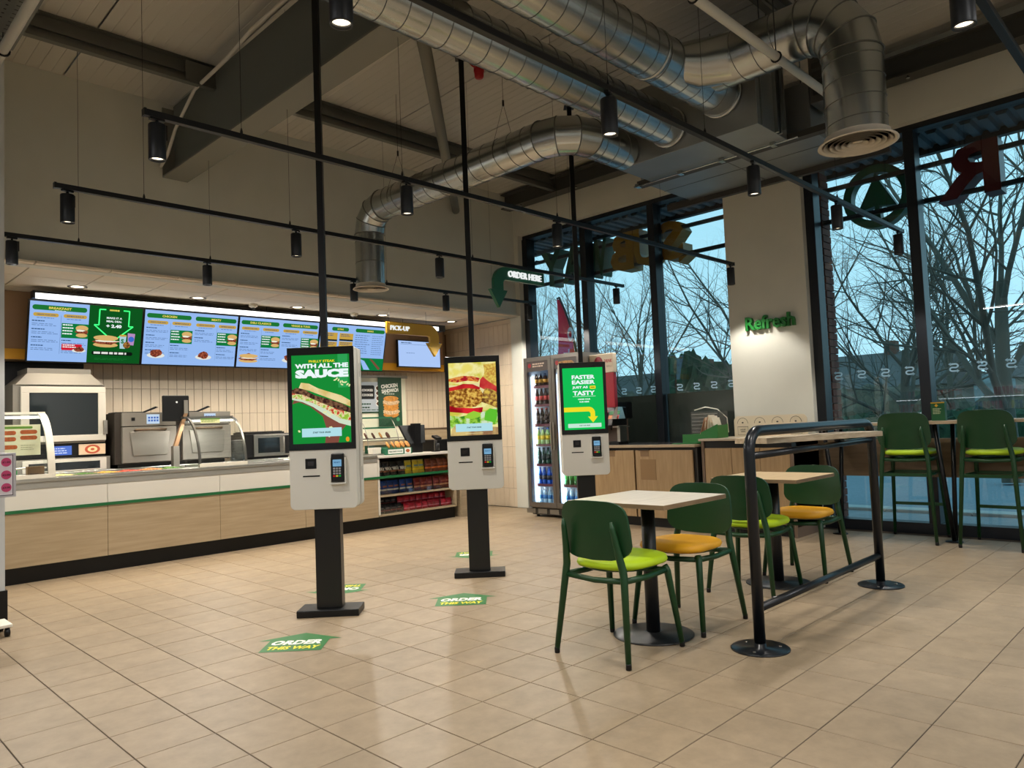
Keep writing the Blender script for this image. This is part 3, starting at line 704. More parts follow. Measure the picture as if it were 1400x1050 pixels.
def art_sub(p):
    W_, H_ = .375, .575
    p.rect(-W_/2, 0, W_/2, H_, C_GR).up(); p.rect(W_/2-.075, H_*.62, W_/2-.012, H_, em('screen_green_glare', (46, 160, 84))).up()
    p.text('PHILLY STEAK', 0.01, .533, .016, C_YE, .03, .17); p.text('WITH ALL THE', 0.008, .503, .030, C_WH, .055, .345); p.text('SAUCE', 0.008, .452, .056, C_WH, .075, .345); p.up()
    def blob(pts, m_): p.poly([(x*W_-W_/2, y*H_) for x, y in pts], m_); p.up()
    blob([(.0, .45), (.12, .47), (.3, .42), (.52, .30), (.58, .16), (.55, 0), (.78, 0), (.82, .12), (.97, .23), (1, .3), (1, .36), (.6, .40), (.3, .5), (.05, .52)], C_SK)
    blob([(0, .50), (.18, .47), (.36, .41), (.6, .30), (.8, .22), (1, .18), (1, .26), (.8, .29), (.55, .4), (.35, .47), (.12, .52), (0, .53)], C_WP)
    blob([(.0, .52), (.15, .50), (.34, .46), (.6, .37), (.82, .27), (1, .24), (1, .36), (.8, .39), (.5, .47), (.3, .54), (.1, .59), (0, .58)], C_VEG)
    blob([(.0, .575), (.2, .55), (.42, .48), (.62, .42), (.8, .37), (1, .33), (1, .385), (.85, .44), (.6, .50), (.4, .54), (.22, .61), (.08, .635), (0, .61)], C_MEAT)
    blob([(.12, .63), (.3, .595), (.5, .54), (.7, .485), (.9, .43), (1, .40), (1, .47), (.85, .53), (.62, .58), (.45, .62), (.3, .675), (.16, .69)], C_BUN)
    rn = random.Random(3)
    for k in range(26):
        x, y = rn.random(), rn.random()
        if .25 < y < .7 and not (x > .8 and y > .55): continue
        if y > .7: continue
        p.ell(x*W_*.96-W_*.48, y*H_*.97+.006, .004+.012*rn.random(), .003+.006*rn.random(), C_SPL, 9, rn.random()*3, .5, k)
    p.up()
    for x0, y0, a in ((.30, .70, .3), (.42, .66, -.4), (.1, .33, .9)):
        for q in range(5): p.ell((x0-.0)*W_+q*.012-.02, y0*H_+.012*sin(q*1.3+a), .010, .005, C_SPL, 8, a+q*.4)
    p.ell(.165, .02, .012, .016, em('screen_orange', (230, 150, 40)), 10); p.up()
    p.rect(-.128, .042, .128, .098, C_PB).up(); p.text('START YOUR ORDER', 0, .070, .011, C_DK, .03, .115)
def art_burger(p):
    W_, H_ = .375, .575
    p.rect(-W_/2, 0, W_/2, H_, em_noise('screen_bun_yellow', (232, 218, 110), (206, 196, 74), 9, (240, 232, 160))).up()
    def blob(pts, m_): p.poly([(x*W_-W_/2, y*H_) for x, y in pts], m_); p.up()
    blob([(.7, .74), (.76, .86), (.74, .97), (1, .98), (1, .64), (.8, .70)], em_noise('screen_crumb', (222, 196, 90), (190, 140, 60), 60))
    blob([(0, .70), (.2, .69), (.6, .72), (.74, .66), (1, .62), (1, .5), (0, .6)], C_CR)
    blob([(0, .75), (.15, .73), (.4, .75), (.62, .73), (.66, .78), (.5, .81), (.3, .82), (.12, .80), (0, .78)], em_noise('screen_bacon', (210, 96, 30), (170, 30, 40), 26, (226, 150, 70)))
    blob([(.64, .66), (.66, .76), (.72, .80), (.84, .73), (1, .66), (1, .56), (.8, .60)], em_noise('screen_tomato', (206, 70, 62), (176, 34, 40), 10))
    blob([(0, .61), (.2, .60), (.45, .62), (.62, .60), (.66, .65), (.5, .70), (.3, .71), (.15, .68), (0, .665)], em_noise('screen_tomato2', (206, 44, 44), (150, 24, 34), 10))
    blob([(0, .40), (.3, .38), (.55, .39), (.68, .45), (.72, .55), (.66, .62), (.4, .65), (.15, .63), (0, .61)], em_noise('screen_crispy', (112, 64, 24), (226, 186, 88), 42, (178, 124, 50)))
    blob([(.68, .45), (.8, .42), (1, .36), (1, .58), (.9, .62), (.76, .64), (.7, .56)], em_noise('screen_crispy2', (96, 60, 28), (218, 186, 80), 36, (160, 118, 60)))
    blob([(0, .33), (.25, .31), (.5, .29), (.68, .31), (.70, .38), (.5, .37), (.3, .38), (.12, .39), (0, .415)], em_noise('screen_tomato3', (222, 40, 50), (150, 16, 26), 9))
    blob([(0, .1), (.2, .12), (.6, .12), (1, .14), (1, .36), (.8, .34), (.62, .3), (.4, .28), (.2, .26), (0, .28)], em_noise('screen_salad', (60, 130, 40), (206, 226, 190), 22, (150, 204, 60)))
    blob([(.3, .24), (.45, .22), (.62, .25), (.66, .30), (.5, .33), (.38, .30)], C_LG)
    blob([(.72, .2), (.95, .16), (1, .26), (.98, .34), (.84, .36), (.74, .30)], em('screen_leaf', (96, 190, 50)))
    blob([(0, 0), (1, 0), (1, .10), (.6, .12), (.3, .13), (.12, .15), (.04, .1)], em_noise('screen_bun_brown', (150, 112, 80), (214, 188, 120), 12))
    p.rect(-.145, .030, .145, .092, C_PB).up(); p.text('START YOUR ORDER', 0, .062, .011, C_DK, .03, .115); p.rect(-.07, .014, .07, .0175, C_CR)
def art_faster(p):
    W_, H_ = .375, .575
    p.rect(-W_/2, 0, W_/2, H_, C_BG).up()
    for s, y, h_, w_ in (('FASTER', .488, .038, .215), ('EASIER', .440, .038, .215), ('TASTY', .338, .042, .205)): p.text(s, .005, y, h_, C_WH, .04, w_)
    p.text('JUST AS', -.028, .390, .028, C_WH, .04, .145); p.rrect(.062, .376, .116, .404, .005, C_YE).up(); p.rect(.07, .387, .108, .393, C_DK)
    p.rect(-.10, .306, .112, .309, C_WH); p.text('ORDER YOUR', .005, .281, .013, C_WH, .04, .115); p.text('SUB HERE', .005, .257, .013, C_WH, .04, .09); p.up()
    p.rect(-W_/2, .166, .045, .208, C_YE)
    pts = [(.045, .208)]+[(.045+.055*sin(R(a)), .153+.055*cos(R(a))) for a in range(10, 91, 16)]+[(.10, .118), (.125, .118), (.079, .062), (.034, .118), (.058, .118), (.058, .15), (.045, .166)]
    p.poly(pts, C_YE).up()
    p.rrect(-.155, .018, .155, .056, .004, em('screen_button', (196, 232, 214))).up(); p.text('START YOUR ORDER', 0, .037, .009, C_DK, .03, .10)
def make_kiosk(label, loc, rz, art):
    t = thing('order_kiosk', label, 'kiosk', loc, rz, 'self order kiosks')
    MB().box(-.20, .20, -.10, .10, 0, .045).build('base_plate', M_black, t, bevel=.005)
    mb = MB(); mb.box(-.083, .083, -.045, .045, .045, .70); mb.build('column', mat('column_black', (7, 7, 8), 0.35), t, bevel=.003)
    MB().box(-.021, .021, -.021, .021, 1.72, 4.235).build('pole', M_black, t)
    MB().box(-.05, .05, -.05, .05, 4.225, 4.234).build('pole_flange', M_black, t)
    def shell(y0, y1):
        r = .035; pts = []
        for cx, cz, a in ((.217-r, .69+r, -90), (.217-.012, 1.742-.012, 0), (-.217+.012, 1.742-.012, 90), (-.217+r, .69+r, 180)):
            rr = r if cz < 1 else .012
            for k in range(6): q = R(a+90*k/5); pts.append((cx+rr*cos(q), cz+rr*sin(q)))
        return MB().prism(pts, (0, 0, 0), (1, 0, 0), UZ, (0, 1, 0), y0, y1)
    shell(-.115, -.025).build('housing', M_kiosk, t, bevel=.004)
    shell(.025, .115).build('rear_housing', M_kiosk, t, bevel=.004)
    MB().box(-.19, .19, -.0255, .0255, .72, 1.70).build('spacer', M_blackm, t)
    b = MB().box(-.2165, .2165, -.121, -.1152, 1.072, 1.7405).build('screen_bezel', mat('bezel_gloss_black', (8, 9, 10), 0.12), t, bevel=.002)
    b2 = b.copy(); COL.objects.link(b2); b2.parent = t; b2.rotation_euler = (0, 0, pi)
    p = Print((0, -.1212, 1.115), UX, UZ, NB); art(p); p.build('screen', t)
    sc_ = MB(); sc_.box(-.115, -.043, -.1185, -.114, .952, 1.018); sc_.build('scanner_window', M_blackm, t, bevel=.003)
    MB().box(-.098, -.060, -.120, -.1184, .972, 1.0).build('scanner_lens', mat('lens_glass', (34, 28, 28), 0.1), t)
    MB().box(-.132, -.022, -.1165, -.114, .900, .909).build('receipt_slot', M_blackm, t)
    # card terminal in its white cradle
    cr_ = MB(); cr_.box(.048, .150, -.150, -.115, .848, .860); cr_.box(.048, .056, -.145, -.115, .86, 1.02); cr_.box(.142, .150, -.145, -.115, .86, 1.02); cr_.box(.048, .150, -.120, -.115, .86, 1.035); cr = cr_.build('cradle', M_kiosk, t, bevel=.002)
    tm = MB(); tm.hexa([(.062, -.158, .866), (.136, -.158, .866), (.136, -.122, .866), (.062, -.122, .866)], [(.058, -.150, 1.045), (.140, -.150, 1.045), (.140, -.120, 1.045), (.058, -.120, 1.045)])
    tmo = tm.build('card_terminal', M_blackm, t, bevel=.006)
    p = Print((.099, -.1585, .955), UX, (0, .045, 1), (0, -1, .045))
    p.d = .0006; p.rrect(-.028, .008, .028, .052, .003, em('terminal_screen', (120, 170, 205), .9)).up(); p.text('READY', 0, .034, .009, em('terminal_text', (20, 60, 110)), .02)
    kk = mat('key_grey', (150, 150, 155), .5)
    for i in range(3):
        for j in range(4): p.rrect(-.026+.018*i, -.010-.016*j, -.012+.018*i, .001-.016*j, .002, kk if j < 3 else em(('key_red', 'key_amber', 'key_green')[i], ((200, 40, 40), (210, 190, 60), (40, 170, 70))[i], .7))
    p.mb.build('terminal_face', p.mats, tmo)
    vt = MB()
    for z in (1.55, 1.15, .86): vt.box(.217, .2178, -.09, -.05, z, z+.055) if False else vt.box(.2168, .2176, .05, .058, z, z+.09)
    vt.build('lock_slot', M_blackm, t)
    return t
KR = R(-44.5)
make_kiosk('order kiosk showing a dripping steak sandwich on green', (2.62, 4.33, 0), KR, art_sub)
make_kiosk('order kiosk showing a close-up of a crispy chicken burger', (4.015, 4.40, 0), KR, art_burger)
make_kiosk('order kiosk with the bright green faster easier tasty screen', (5.44, 4.44, 0), KR, art_faster)
# arrows stuck on the floor
def floor_arrow(cx, cy, rz, label, mirror=False):
    M_dg = mat('floor_vinyl_green', (34, 108, 48), 0.5); p = Print((0, 0, 0), (1, 0, 0), (0, 1, 0), (0, 0, 1)); p.d = .0015
    p.poly([(-.17, -.17), (.17, -.17), (.17, .05), (.24, .05), (0, .19), (-.24, .05), (-.17, .05)], M_dg).up()
    p.d += .0006
    p.text('ORDER', 0, -.005, .085, mat('vinyl_white', (236, 236, 226), .6), .05, .29, skew=.15); p.text('THIS WAY', 0, -.105, .06, mat('vinyl_yellow', (226, 216, 50), .6), .04, .29, skew=.15)
    o = p.build('floor_arrow'); o.location = (cx, cy, 0); o.rotation_euler = (0, 0, rz); tag(o, label, 'floor sign', 'green floor arrows'); return o
floor_arrow(2.14, 3.90, R(-44), 'green order this way floor arrow in front of the steak sandwich kiosk')
floor_arrow(3.38, 3.90, R(-45), 'green order this way floor arrow in front of the burger kiosk')
floor_arrow(3.05, 4.92, R(135), 'green floor arrow turned away beside the steak sandwich kiosk base')
floor_arrow(4.62, 5.14, R(135), 'green floor arrow turned away behind the burger kiosk base')
# ================================================================ menu screens
S_BL = em('menu_blue', (150, 186, 240)); S_GR = em('menu_green', (30, 116, 52)); S_GD = em('menu_gold', (196, 160, 70)); S_TX = em('menu_text', (84, 112, 158)); S_TD = em('menu_text_dark', (40, 76, 120))
S_YT = em('menu_yellow_text', (236, 214, 96)); S_PG = em('menu_photo_green', (16, 120, 60)); S_WT = em('menu_white', (240, 250, 250)); S_DG = em('menu_deal_green', (14, 84, 30)); S_NE = em('menu_neon', (60, 250, 120), 1.6)
S_BUN = em('food_bun', (216, 176, 110)); S_MEA = em_noise('food_meat', (92, 34, 28), (170, 90, 60), 70); S_CRM = em('food_cream', (240, 236, 214)); S_RED = em('food_red', (206, 30, 50)); S_PLT = em('food_plate', (226, 228, 220))
def burger(p, x, y, w_, h_):
    p.ell(x, y+h_*.28, w_*.5, h_*.24, S_BUN, 16).up(); p.ell(x, y, w_*.52, h_*.2, S_MEA, 14, 0, .3, 3).up(); p.ell(x-w_*.1, y+h_*.1, w_*.36, h_*.07, S_CRM, 12, 0, .5, 5); p.ell(x, y-h_*.28, w_*.46, h_*.16, S_BUN, 14).up()
def subimg(p, x, y, w_, h_):
    p.ell(x, y-h_*.35, w_*.5, h_*.22, S_BUN, 16).up(); p.ell(x, y-h_*.08, w_*.52, h_*.24, S_MEA, 16, 0, .4, 8).up(); p.ell(x+w_*.02, y-h_*.02, w_*.46, h_*.08, S_CRM, 14, 0, .5, 2).up(); p.ell(x, y+h_*.26, w_*.5, h_*.24, S_BUN, 18).up()
def menu_col(p, x0, x1, title, sub, deal, seed, h_=.60):
    w_ = x1-x0; c = (x0+x1)/2; rn = random.Random(seed)
    p.rrect(x0+w_*.04, h_-.085, x1-w_*.04, h_-.035, .024, S_GR); p.up()
    p.text(title, c, h_-.060, .024, S_YT, .03, min(w_*.5, .028*len(title)*.8))
    if sub: p.text(sub, c, h_-.083, .008, S_WT, .03)
def menu_half(p, x0, x1, pill, seed, photo=False, n=4, plate=0, h_=.60, small=False):
    w_ = x1-x0; c = (x0+x1)/2
    p.rrect(x0+w_*.08, h_-.150, x1-w_*.08, h_-.113, .018, S_GD); p.up(); p.text(pill, c, h_-.1315, .013, S_TD, .03, w_*.62)
    p.lines(x0+w_*.2, x1-w_*.2, h_-.160, 1, .02, .006, S_TX, seed)
    if photo:
        p.rect(x0+w_*.03, h_-.355, x1, h_-.205, S_PG); p.lines(x0+w_*.07, x0+w_*.5, h_-.215, 4, .030, .012, S_WT, seed+1); p.lines(x0+w_*.07, x0+w_*.42, h_-.325, 2, .012, .003, S_NE if False else S_GR, seed+2)
        p.up(); burger(p, x1-w_*.24, h_-.285, w_*.46, .13); y = h_-.375; n = 2
    else: y = h_-.190
    for k in range(n):
        if y < .10: break
        p.lines(x0+w_*.05, x0+w_*.5, y, 1, .02, .010, S_TD, seed+10+k); p.lines(x0+w_*.05, x1-w_*.06, y-.030, 2, .016, .005, S_TX, seed+20+k); y -= .082
    if plate:
        p.ell(c, .10, w_*.36, .030, S_PLT, 16).up(); p.ell(c, .125, w_*.26, .042, S_MEA, 12, 0, .35, seed).up()
        if plate == 2: subimg(p, c, .11, w_*.9, .10)
def make_tv(label, x0, x1, draw):
    """screen panel: local X along the wall, leaning forward at the top"""
    w_ = x1-x0; t = thing('menu_screen', label, 'screen', (x0, 8.55, 2.005), 0, 'menu screens above the counter')
    V = Vector((0, -.245, 1)).normalized(); N = Vector((0, -1, -.245)).normalized(); hh = .625
    mb = MB(); q = [(0.003, 0), (w_-.003, 0), (w_-.003, hh), (0.003, hh)]
    mb.prism(q, (0, 0, 0), UX, V, N, -.05, 0); mb.build('housing', M_blackm, t, bevel=.003)
    mb = MB()
    for a, b, c, d in ((0.003, w_-.003, 0, .013), (0.003, w_-.003, hh-.010, hh), (0.003, .013, .013, hh-.01), (w_-.013, w_-.003, .013, hh-.01)): mb.prism([(a, c), (b, c), (b, d), (a, d)], (0, 0, 0), UX, V, N, 0, .004)
    mb.build('bezel', M_blackm, t)
    p = Print((.013, 0, 0), UX, V, N); p.O = Vector((.013, 0, 0))+V*.013; p.d = .001; draw(p, w_-.026, .60); p.build('screen', t)
    return t
def tv1(p, w_, h_):
    a = w_*.505; p.rect(0, 0, a, h_, S_BL); p.rect(a, 0, w_, h_, S_DG).up()
    menu_col(p, 0, a, 'BREAKFAST', 'SERVED UNTIL 11AM', 0, 1); menu_half(p, .01, a*.52, 'CREATE YOUR OWN', 3, n=4); menu_half(p, a*.52, a, 'SPECIALS', 5, photo=True, n=0)
    p.rect(a*.515, .08, a*.52, .47, S_TX)
    p.rrect(a*.55, .12, a*.9, .185, .008, S_RED).up(); p.lines(a*.57, a*.8, .178, 2, .02, .010, S_WT, 9); p.ell(a*.85, .12, a*.12, .02, S_PLT).up(); p.ell(a*.86, .135, a*.09, .028, S_MEA, 12, 0, .3, 4)
    # meal deal with the neon arrow
    c = a+(w_-a)*.46
    P = [(-.11, .55), (-.145, .55), (-.135, .40), (-.175, .385), (-.06, .29), (.0, .235)]
    for s in (-1, 1):
        pts = [(-.085, .565), (-.145, .565), (-.145, .400), (-.190, .400), (0, .235)]
        for i in range(4):
            (xa, ya), (xb, yb) = pts[i], pts[i+1]; d = Vector((xb-xa, yb-ya)).normalized(); n = Vector((-d.y, d.x))*.006
            p.poly([(c-s*(-xa-n.x) if False else c+s*(xa+n.x), ya+n.y), (c+s*(xb+n.x), yb+n.y), (c+s*(xb-n.x), yb-n.y), (c+s*(xa-n.x), ya-n.y)][::s], S_NE)
    p.up(); p.text('MAKE IT A', c, .480, .020, S_WT, .03, .15); p.text('MEAL DEAL', c, .445, .020, S_WT, .03, .15); p.text('+ 2.40', c, .395, .036, S_WT, .05, .15)
    p.lines(c-.05, c+.05, .57, 1, .01, .016, S_YT, 4)
    subimg(p, c-.07, .235, .24, .12); p.poly([(c+.06, .30), (c+.13, .30), (c+.12, .16), (c+.07, .16)], em('cup_blue', (170, 205, 215))).up(); p.ell(c+.095, .30, .037, .012, S_GD, 14).up()
    p.text('subway'[0:0] or 'S', c+.092, .24, .05, S_GR, .05); p.poly([(c+.14, .33), (c+.215, .325), (c+.205, .20), (c+.145, .205)], em('pack_pink', (180, 140, 190))).up(); p.ell(c+.178, .265, .03, .03, em('pack_blue', (60, 110, 200)), 14).up()
    p.ell(c+.135, .20, .036, .036, em_noise('cookie', (180, 130, 60), (90, 50, 30), 50), 16).up()
    p.rrect(c-.20, .085, c+.20, .125, .018, em('dark_pill', (14, 24, 18))).up(); p.lines(c-.18, c+.18, .118, 1, .02, .022, S_PLT, 12); p.up(); p.lines(c-.17, c+.17, .05, 2, .012, .004, S_GR, 14)
def tv2(p, w_, h_):
    p.rect(0, 0, w_, h_, S_BL).up(); a = w_/2
    for k, (n, sd) in enumerate((('CHICKEN', 11), ('MEATY', 31))):
        menu_col(p, a*k, a*(k+1), n, '', 0, sd); menu_half(p, a*k+.01, a*k+a*.52, 'CREATE YOUR OWN', sd, n=4 if k == 0 else 2, plate=1); menu_half(p, a*k+a*.52, a*(k+1), 'SPECIALS', sd+3, photo=True); p.rect(a*k+a*.52, .07, a*k+a*.523, .47, S_TX)
def tv3(p, w_, h_):
    p.rect(0, 0, w_, h_, S_BL).up(); a = w_/2
    for k, (n, sd) in enumerate((('DELI CLASSICS', 51), ('VEGGIE & TUNA', 71))):
        menu_col(p, a*k, a*(k+1), n, '', 0, sd); menu_half(p, a*k+.01, a*k+a*.52, 'CREATE YOUR OWN', sd, n=3 if k == 0 else 2, plate=2 if k == 0 else 1); menu_half(p, a*k+a*.52, a*(k+1), 'SPECIALS', sd+3, photo=True); p.rect(a*k+a*.52, .07, a*k+a*.523, .47, S_TX)
def tv4(p, w_, h_):
    p.rect(0, 0, w_, h_, S_BL).up(); a = w_/2
    p.rrect(.17, h_-.085, .17+a*.5, h_-.035, .024, S_GR).up(); p.text('EXTRAS', .17+a*.25, h_-.06, .020, S_YT, .03); p.rrect(a+.02, h_-.085, w_-.02, h_-.035, .024, S_GR).up(); p.text('DRINKS', a*1.5, h_-.06, .022, S_YT, .03)
    for i, (x, y, w2, h2) in enumerate(((.01, .40, .25, .09), (.01, .29, .25, .08), (.29, .41, .21, .08), (.29, .30, .21, .08), (.01, .20, .49, .04))):
        p.rect(x, y, x+w2, y+h2, S_GD); p.up(); p.lines(x+.02, x+w2-.02, y+h2-.015, 2, .02, .008, S_TD, i); p.rect(x, y-.022, x+w2, y, em('menu_black', (20, 30, 30)))
    p.lines(a+.02, a+.26, .48, 9, .03, .008, S_TX, 3); p.lines(a+.29, w_-.03, .48, 10, .028, .006, S_TX, 4)
    p.rect(0, 0, .5, .14, S_GR); p.rect(a+.01, 0, w_, .17, S_PG).up(); p.poly([(a+.12, .16), (a+.2, .13), (a+.30, .01), (a+.20, .01)], S_BL); p.poly([(a+.28, .16), (a+.33, .15), (a+.47, .03), (a+.44, .01)], C_BR)
XS = [1.806, 2.880, 3.950, 5.035, 6.085]
tvL = ['menu screen with breakfast list and neon meal deal arrow', 'menu screen headed chicken and meaty', 'menu screen headed deli classics, half behind the kiosk pole', 'menu screen with drinks list beside the status screen']
for k, f in enumerate((tv1, tv2, tv3, tv4)): make_tv(tvL[k], XS[k], XS[k+1], f)
# status screen
t = thing('status_screen', 'smaller pale blue order status screen on the tan bulkhead', 'screen', (6.40, 8.60, 2.085))
MB().box(0, .80, 0, .04, 0, .40).build('housing', M_blackm, t, bevel=.004); MB().box(.3, .5, .04, .118, .1, .3).build('bracket', M_black, t)
p = Print((.014, -.001, .014), UX, UZ, NB); p.d = .001; p.rect(0, 0, .772, .372, em('status_blue', (172, 200, 246))).up(); p.lines(.05, .30, .350, 1, .02, .012, S_TD, 2); p.lines(.55, .70, .350, 1, .02, .012, S_TD, 3); p.rect(.04, .322, .74, .326, S_TX); p.lines(.14, .32, .20, 1, .02, .006, S_TX, 5); p.build('screen', t)
# light bar above the menus
t = thing('light_bar', 'long black light bar glowing white above the menu screens', 'light', (1.82, 8.30, 2.60))
MB().box(0, 5.20, 0.0, .10, .012, .085).build('housing', M_blackm, t); 
MB().box(.02, 5.10, -.014, .0, .005, .060).build('diffuser', em('bar_glow', (255, 253, 246), 2.6), t)
mb = MB(); mb.box(5.12, 5.22, -.016, .10, .0, .09); mb.build('end_cap', M_blackm, t)
for x in (.35, 1.4, 2.45, 3.5, 4.5): MB().tube([(x, .05, .085), (x, .05, .138)], .003, 5).build('wire', M_black, t)
area_light((4.1, 8.27, 2.60), 4.6, .05, 9, (1, .96, .9), (R(25), 0, 0))
# downlights and detectors in the kitchen ceiling
dl0 = None
for k, x in enumerate((2.18, 3.38, 4.60, 5.87, 7.09)):
    for y in (8.2,):
        lab = 'recessed ceiling downlight over the kitchen, '+('first from the partition', 'second from the partition', 'in the middle of the row', 'over the pick-up end', 'closest to the side wall')[k]
        if dl0 is None:
            dl0 = thing('downlight', lab, 'light', (x, y, 2.74), 0, 'kitchen downlights')
            MB().lathe([(.075, -.004), (.09, -.002), (.09, 0), (.07, 0), (.068, .012)], n=24, cap=False).build('trim_ring', mat('dark_bronze', (58, 46, 38), .4), dl0); MB().lathe([(.0005, -.0015), (.055, -.0015)], n=16).build('lens', M_lens, dl0)
        else: dup(dl0, (x, y, 2.74), label=lab)
        spot_light((x, y, 2.72), DOWN_W, 100, (1, .86, .66), .8, .05)
for x in (2.2, 3.3, 4.4, 5.5, 6.6): spot_light((x, 7.66, 2.72), DOWN_W*1.2, 140, (1, .86, .66), .8, .05)  # added fill row without fixtures, brightens the tiled back wall
for x, y, l in ((4.06, 8.27, 'white dome smoke detector above the deli menu screen'), (5.45, 8.25, 'white round smoke detector left of the pick-up sign')):
    t = thing('smoke_detector', l, 'detector', (x, y, 2.74)); MB().lathe([(.05, 0), (.05, -.02), (.045, -.03), (.02, -.045), (.001, -.048)], n=20).build('body', M_white, t); MB().lathe([(.022, -.045), (.02, -.055), (.001, -.06)], n=12).build('sensor', M_blackm, t)
# hanging arrow signs
M_sgr = mat('sign_green', (22, 92, 66), 0.35); M_sgo = mat('sign_gold', (190, 150, 34), 0.4); M_sw = em('sign_lit_white', (236, 240, 238), 1.0)
def arrow_sign(name, label, loc, m_, w_, hb, flip, text, tw, wires):
    t = thing(name, label, 'sign', loc); s = -1 if flip else 1
    r = .17; pts = [(0, 0), (w_-r, 0)]+[(w_-r+r*sin(R(a)), -r+r*cos(R(a))) for a in range(15, 91, 15)]
    pts += [(w_, -.24), (w_+.055, -.24), (w_-hb/2, -.42), (w_-hb-.055, -.24), (w_-hb, -.24)]
    r2 = max(.03, r-hb); pts += [(w_-hb-r2+r2*cos(R(a)), -hb-r2+r2*sin(R(a))) for a in range(0, 91, 18)]+[(0, -hb)]
    pts = [(x*s, y) for x, y in pts]
    if flip: pts = pts[::-1]
    MB().prism(pts[::-1], (0, 0, 0), UX, UZ, (0, -1, 0), -.02, .02).build('arrow_plate', m_, t, bevel=.002)
    p = Print((0, -.0205, 0), UX, UZ, NB); p.text(text, s*w_*(.405 if flip else .235), -hb/2, hb*(.50 if flip else .40), M_sw, .004, tw, ext=.10, lift=.008); p.build('lettering', t)
    for x in wires: MB().tube([(s*x, 0, 0), (s*x, 0, 2.735-loc[2] if loc[1] > YK else .02)], .0018, 4).build('wire', M_black, t)
    return t
arrow_sign('order_sign', 'green hanging arrow sign reading order here', (5.80, 5.20, 2.775), M_sgr, .74, .13, True, 'ORDER HERE', .49, (.1, .5))
arrow_sign('pickup_sign', 'gold hanging arrow sign reading pick-up', (5.53, 7.66, 2.56), M_sgo, .85, .15, False, 'PICK-UP', .30, (.05, .65))
# ================================================================ serving counter
YC = 7.45
M_pan = mat('counter_panel_white', (214, 210, 200), 0.35); M_cs = mat('counter_steel', (190, 188, 182), 0.28, 0.9)
t = thing('serving_counter', 'long serving counter, white above a green line and oak below', 'counter', (0, YC, 0))
MB().box(1.17, 5.19, .05, .60, 0, .145).build('plinth', M_blackm, t)
XP = [1.17, 2.215, 3.26, 4.22, 5.19]
M_oakf = wood('oak_front_horizontal', (158, 138, 108), (176, 156, 126), (.4, 4, 6))
for a, b in zip(XP, XP[1:]):
    MB().box(a+.002, b-.002, 0, .02, .145, .600).build('panel', M_oakf, t); MB().box(a+.002, b-.002, 0, .02, .628, .80).build('upper_panel', M_pan, t)
MB().box(1.17, 5.19, -.006, .03, .600, .628).build('green_stripe', mat('green_strip', (22, 96, 52), .4), t)
MB().box(1.17, 5.19, .02, .60, .145, .80).build('carcass', mat('carcass', (150, 140, 126), .6), t)
MB().box(1.17, 5.19, -.004, .03, .80, .855).build('steel_apron', mat('grey_apron', (170, 168, 162), .35, .6), t)
mb = MB(); mb.box(1.17, 5.19, -.012, .20, .855, .885); mb.box(1.17, 3.05, .20, .26, .862, .875); mb.box(1.17, 5.19, .58, .60, .80, .885); mb.box(3.05, 5.19, .20, .58, .855, .878); mb.build('worktop', M_cs, t, bevel=.004)
# snack shelves at the end of the counter
t = thing('snack_shelf', 'open snack shelf unit with oak boards at the counter end', 'shelf', (5.20, YC, 0))
MB().box(-.01, 1.23, .05, .55, 0, .145).build('plinth', M_blackm, t); MB().box(-.01, 1.23, -.006, .03, .600, .628).build('green_stripe', MATS['green_strip'], t); MB().box(0, 1.23, .004, .55, .145, .165).build('bottom_shelf', M_oakh, t); MB().box(0.02, 1.21, .01, .50, .375, .395).build('shelf', M_oakh, t); MB().box(.02, 1.21, .0305, .50, .60, .62).build('shelf', M_oakh, t)
MB().box(-.008, .018, 0, .55, .165, .84).build('side_panel', M_pan, t); MB().box(1.205, 1.23, 0, .55, .165, .84).build('side_panel', M_oakh, t); MB().box(0, 1.23, .50, .53, .165, .84).build('back_panel', mat('shelf_back_dark', (60, 52, 44), .6), t)
MB().box(-.008, 1.24, -.01, .70, .845, .875).build('top', mat('counter_top_pale', (206, 200, 190), .35), t, bevel=.003)
MB().box(.018, 1.205, .02, .024, .17, .24).build('front_lip', glass('clear_lip', (.95, .97, .97), .05), t); MB().box(.018, 1.205, .02, .024, .396, .45).build('front_lip', MATS['clear_lip'], t)
t = thing('end_panel', 'oak end panel standing at the open end of the serving counter', 'panel', (6.50, YC, 0)); MB().box(0, .16, -.02, .02, 0, .84).build('board', M_oakh, t); MB().box(.0, .03, .02, .7, 0, .84).build('return', M_oakh, t)
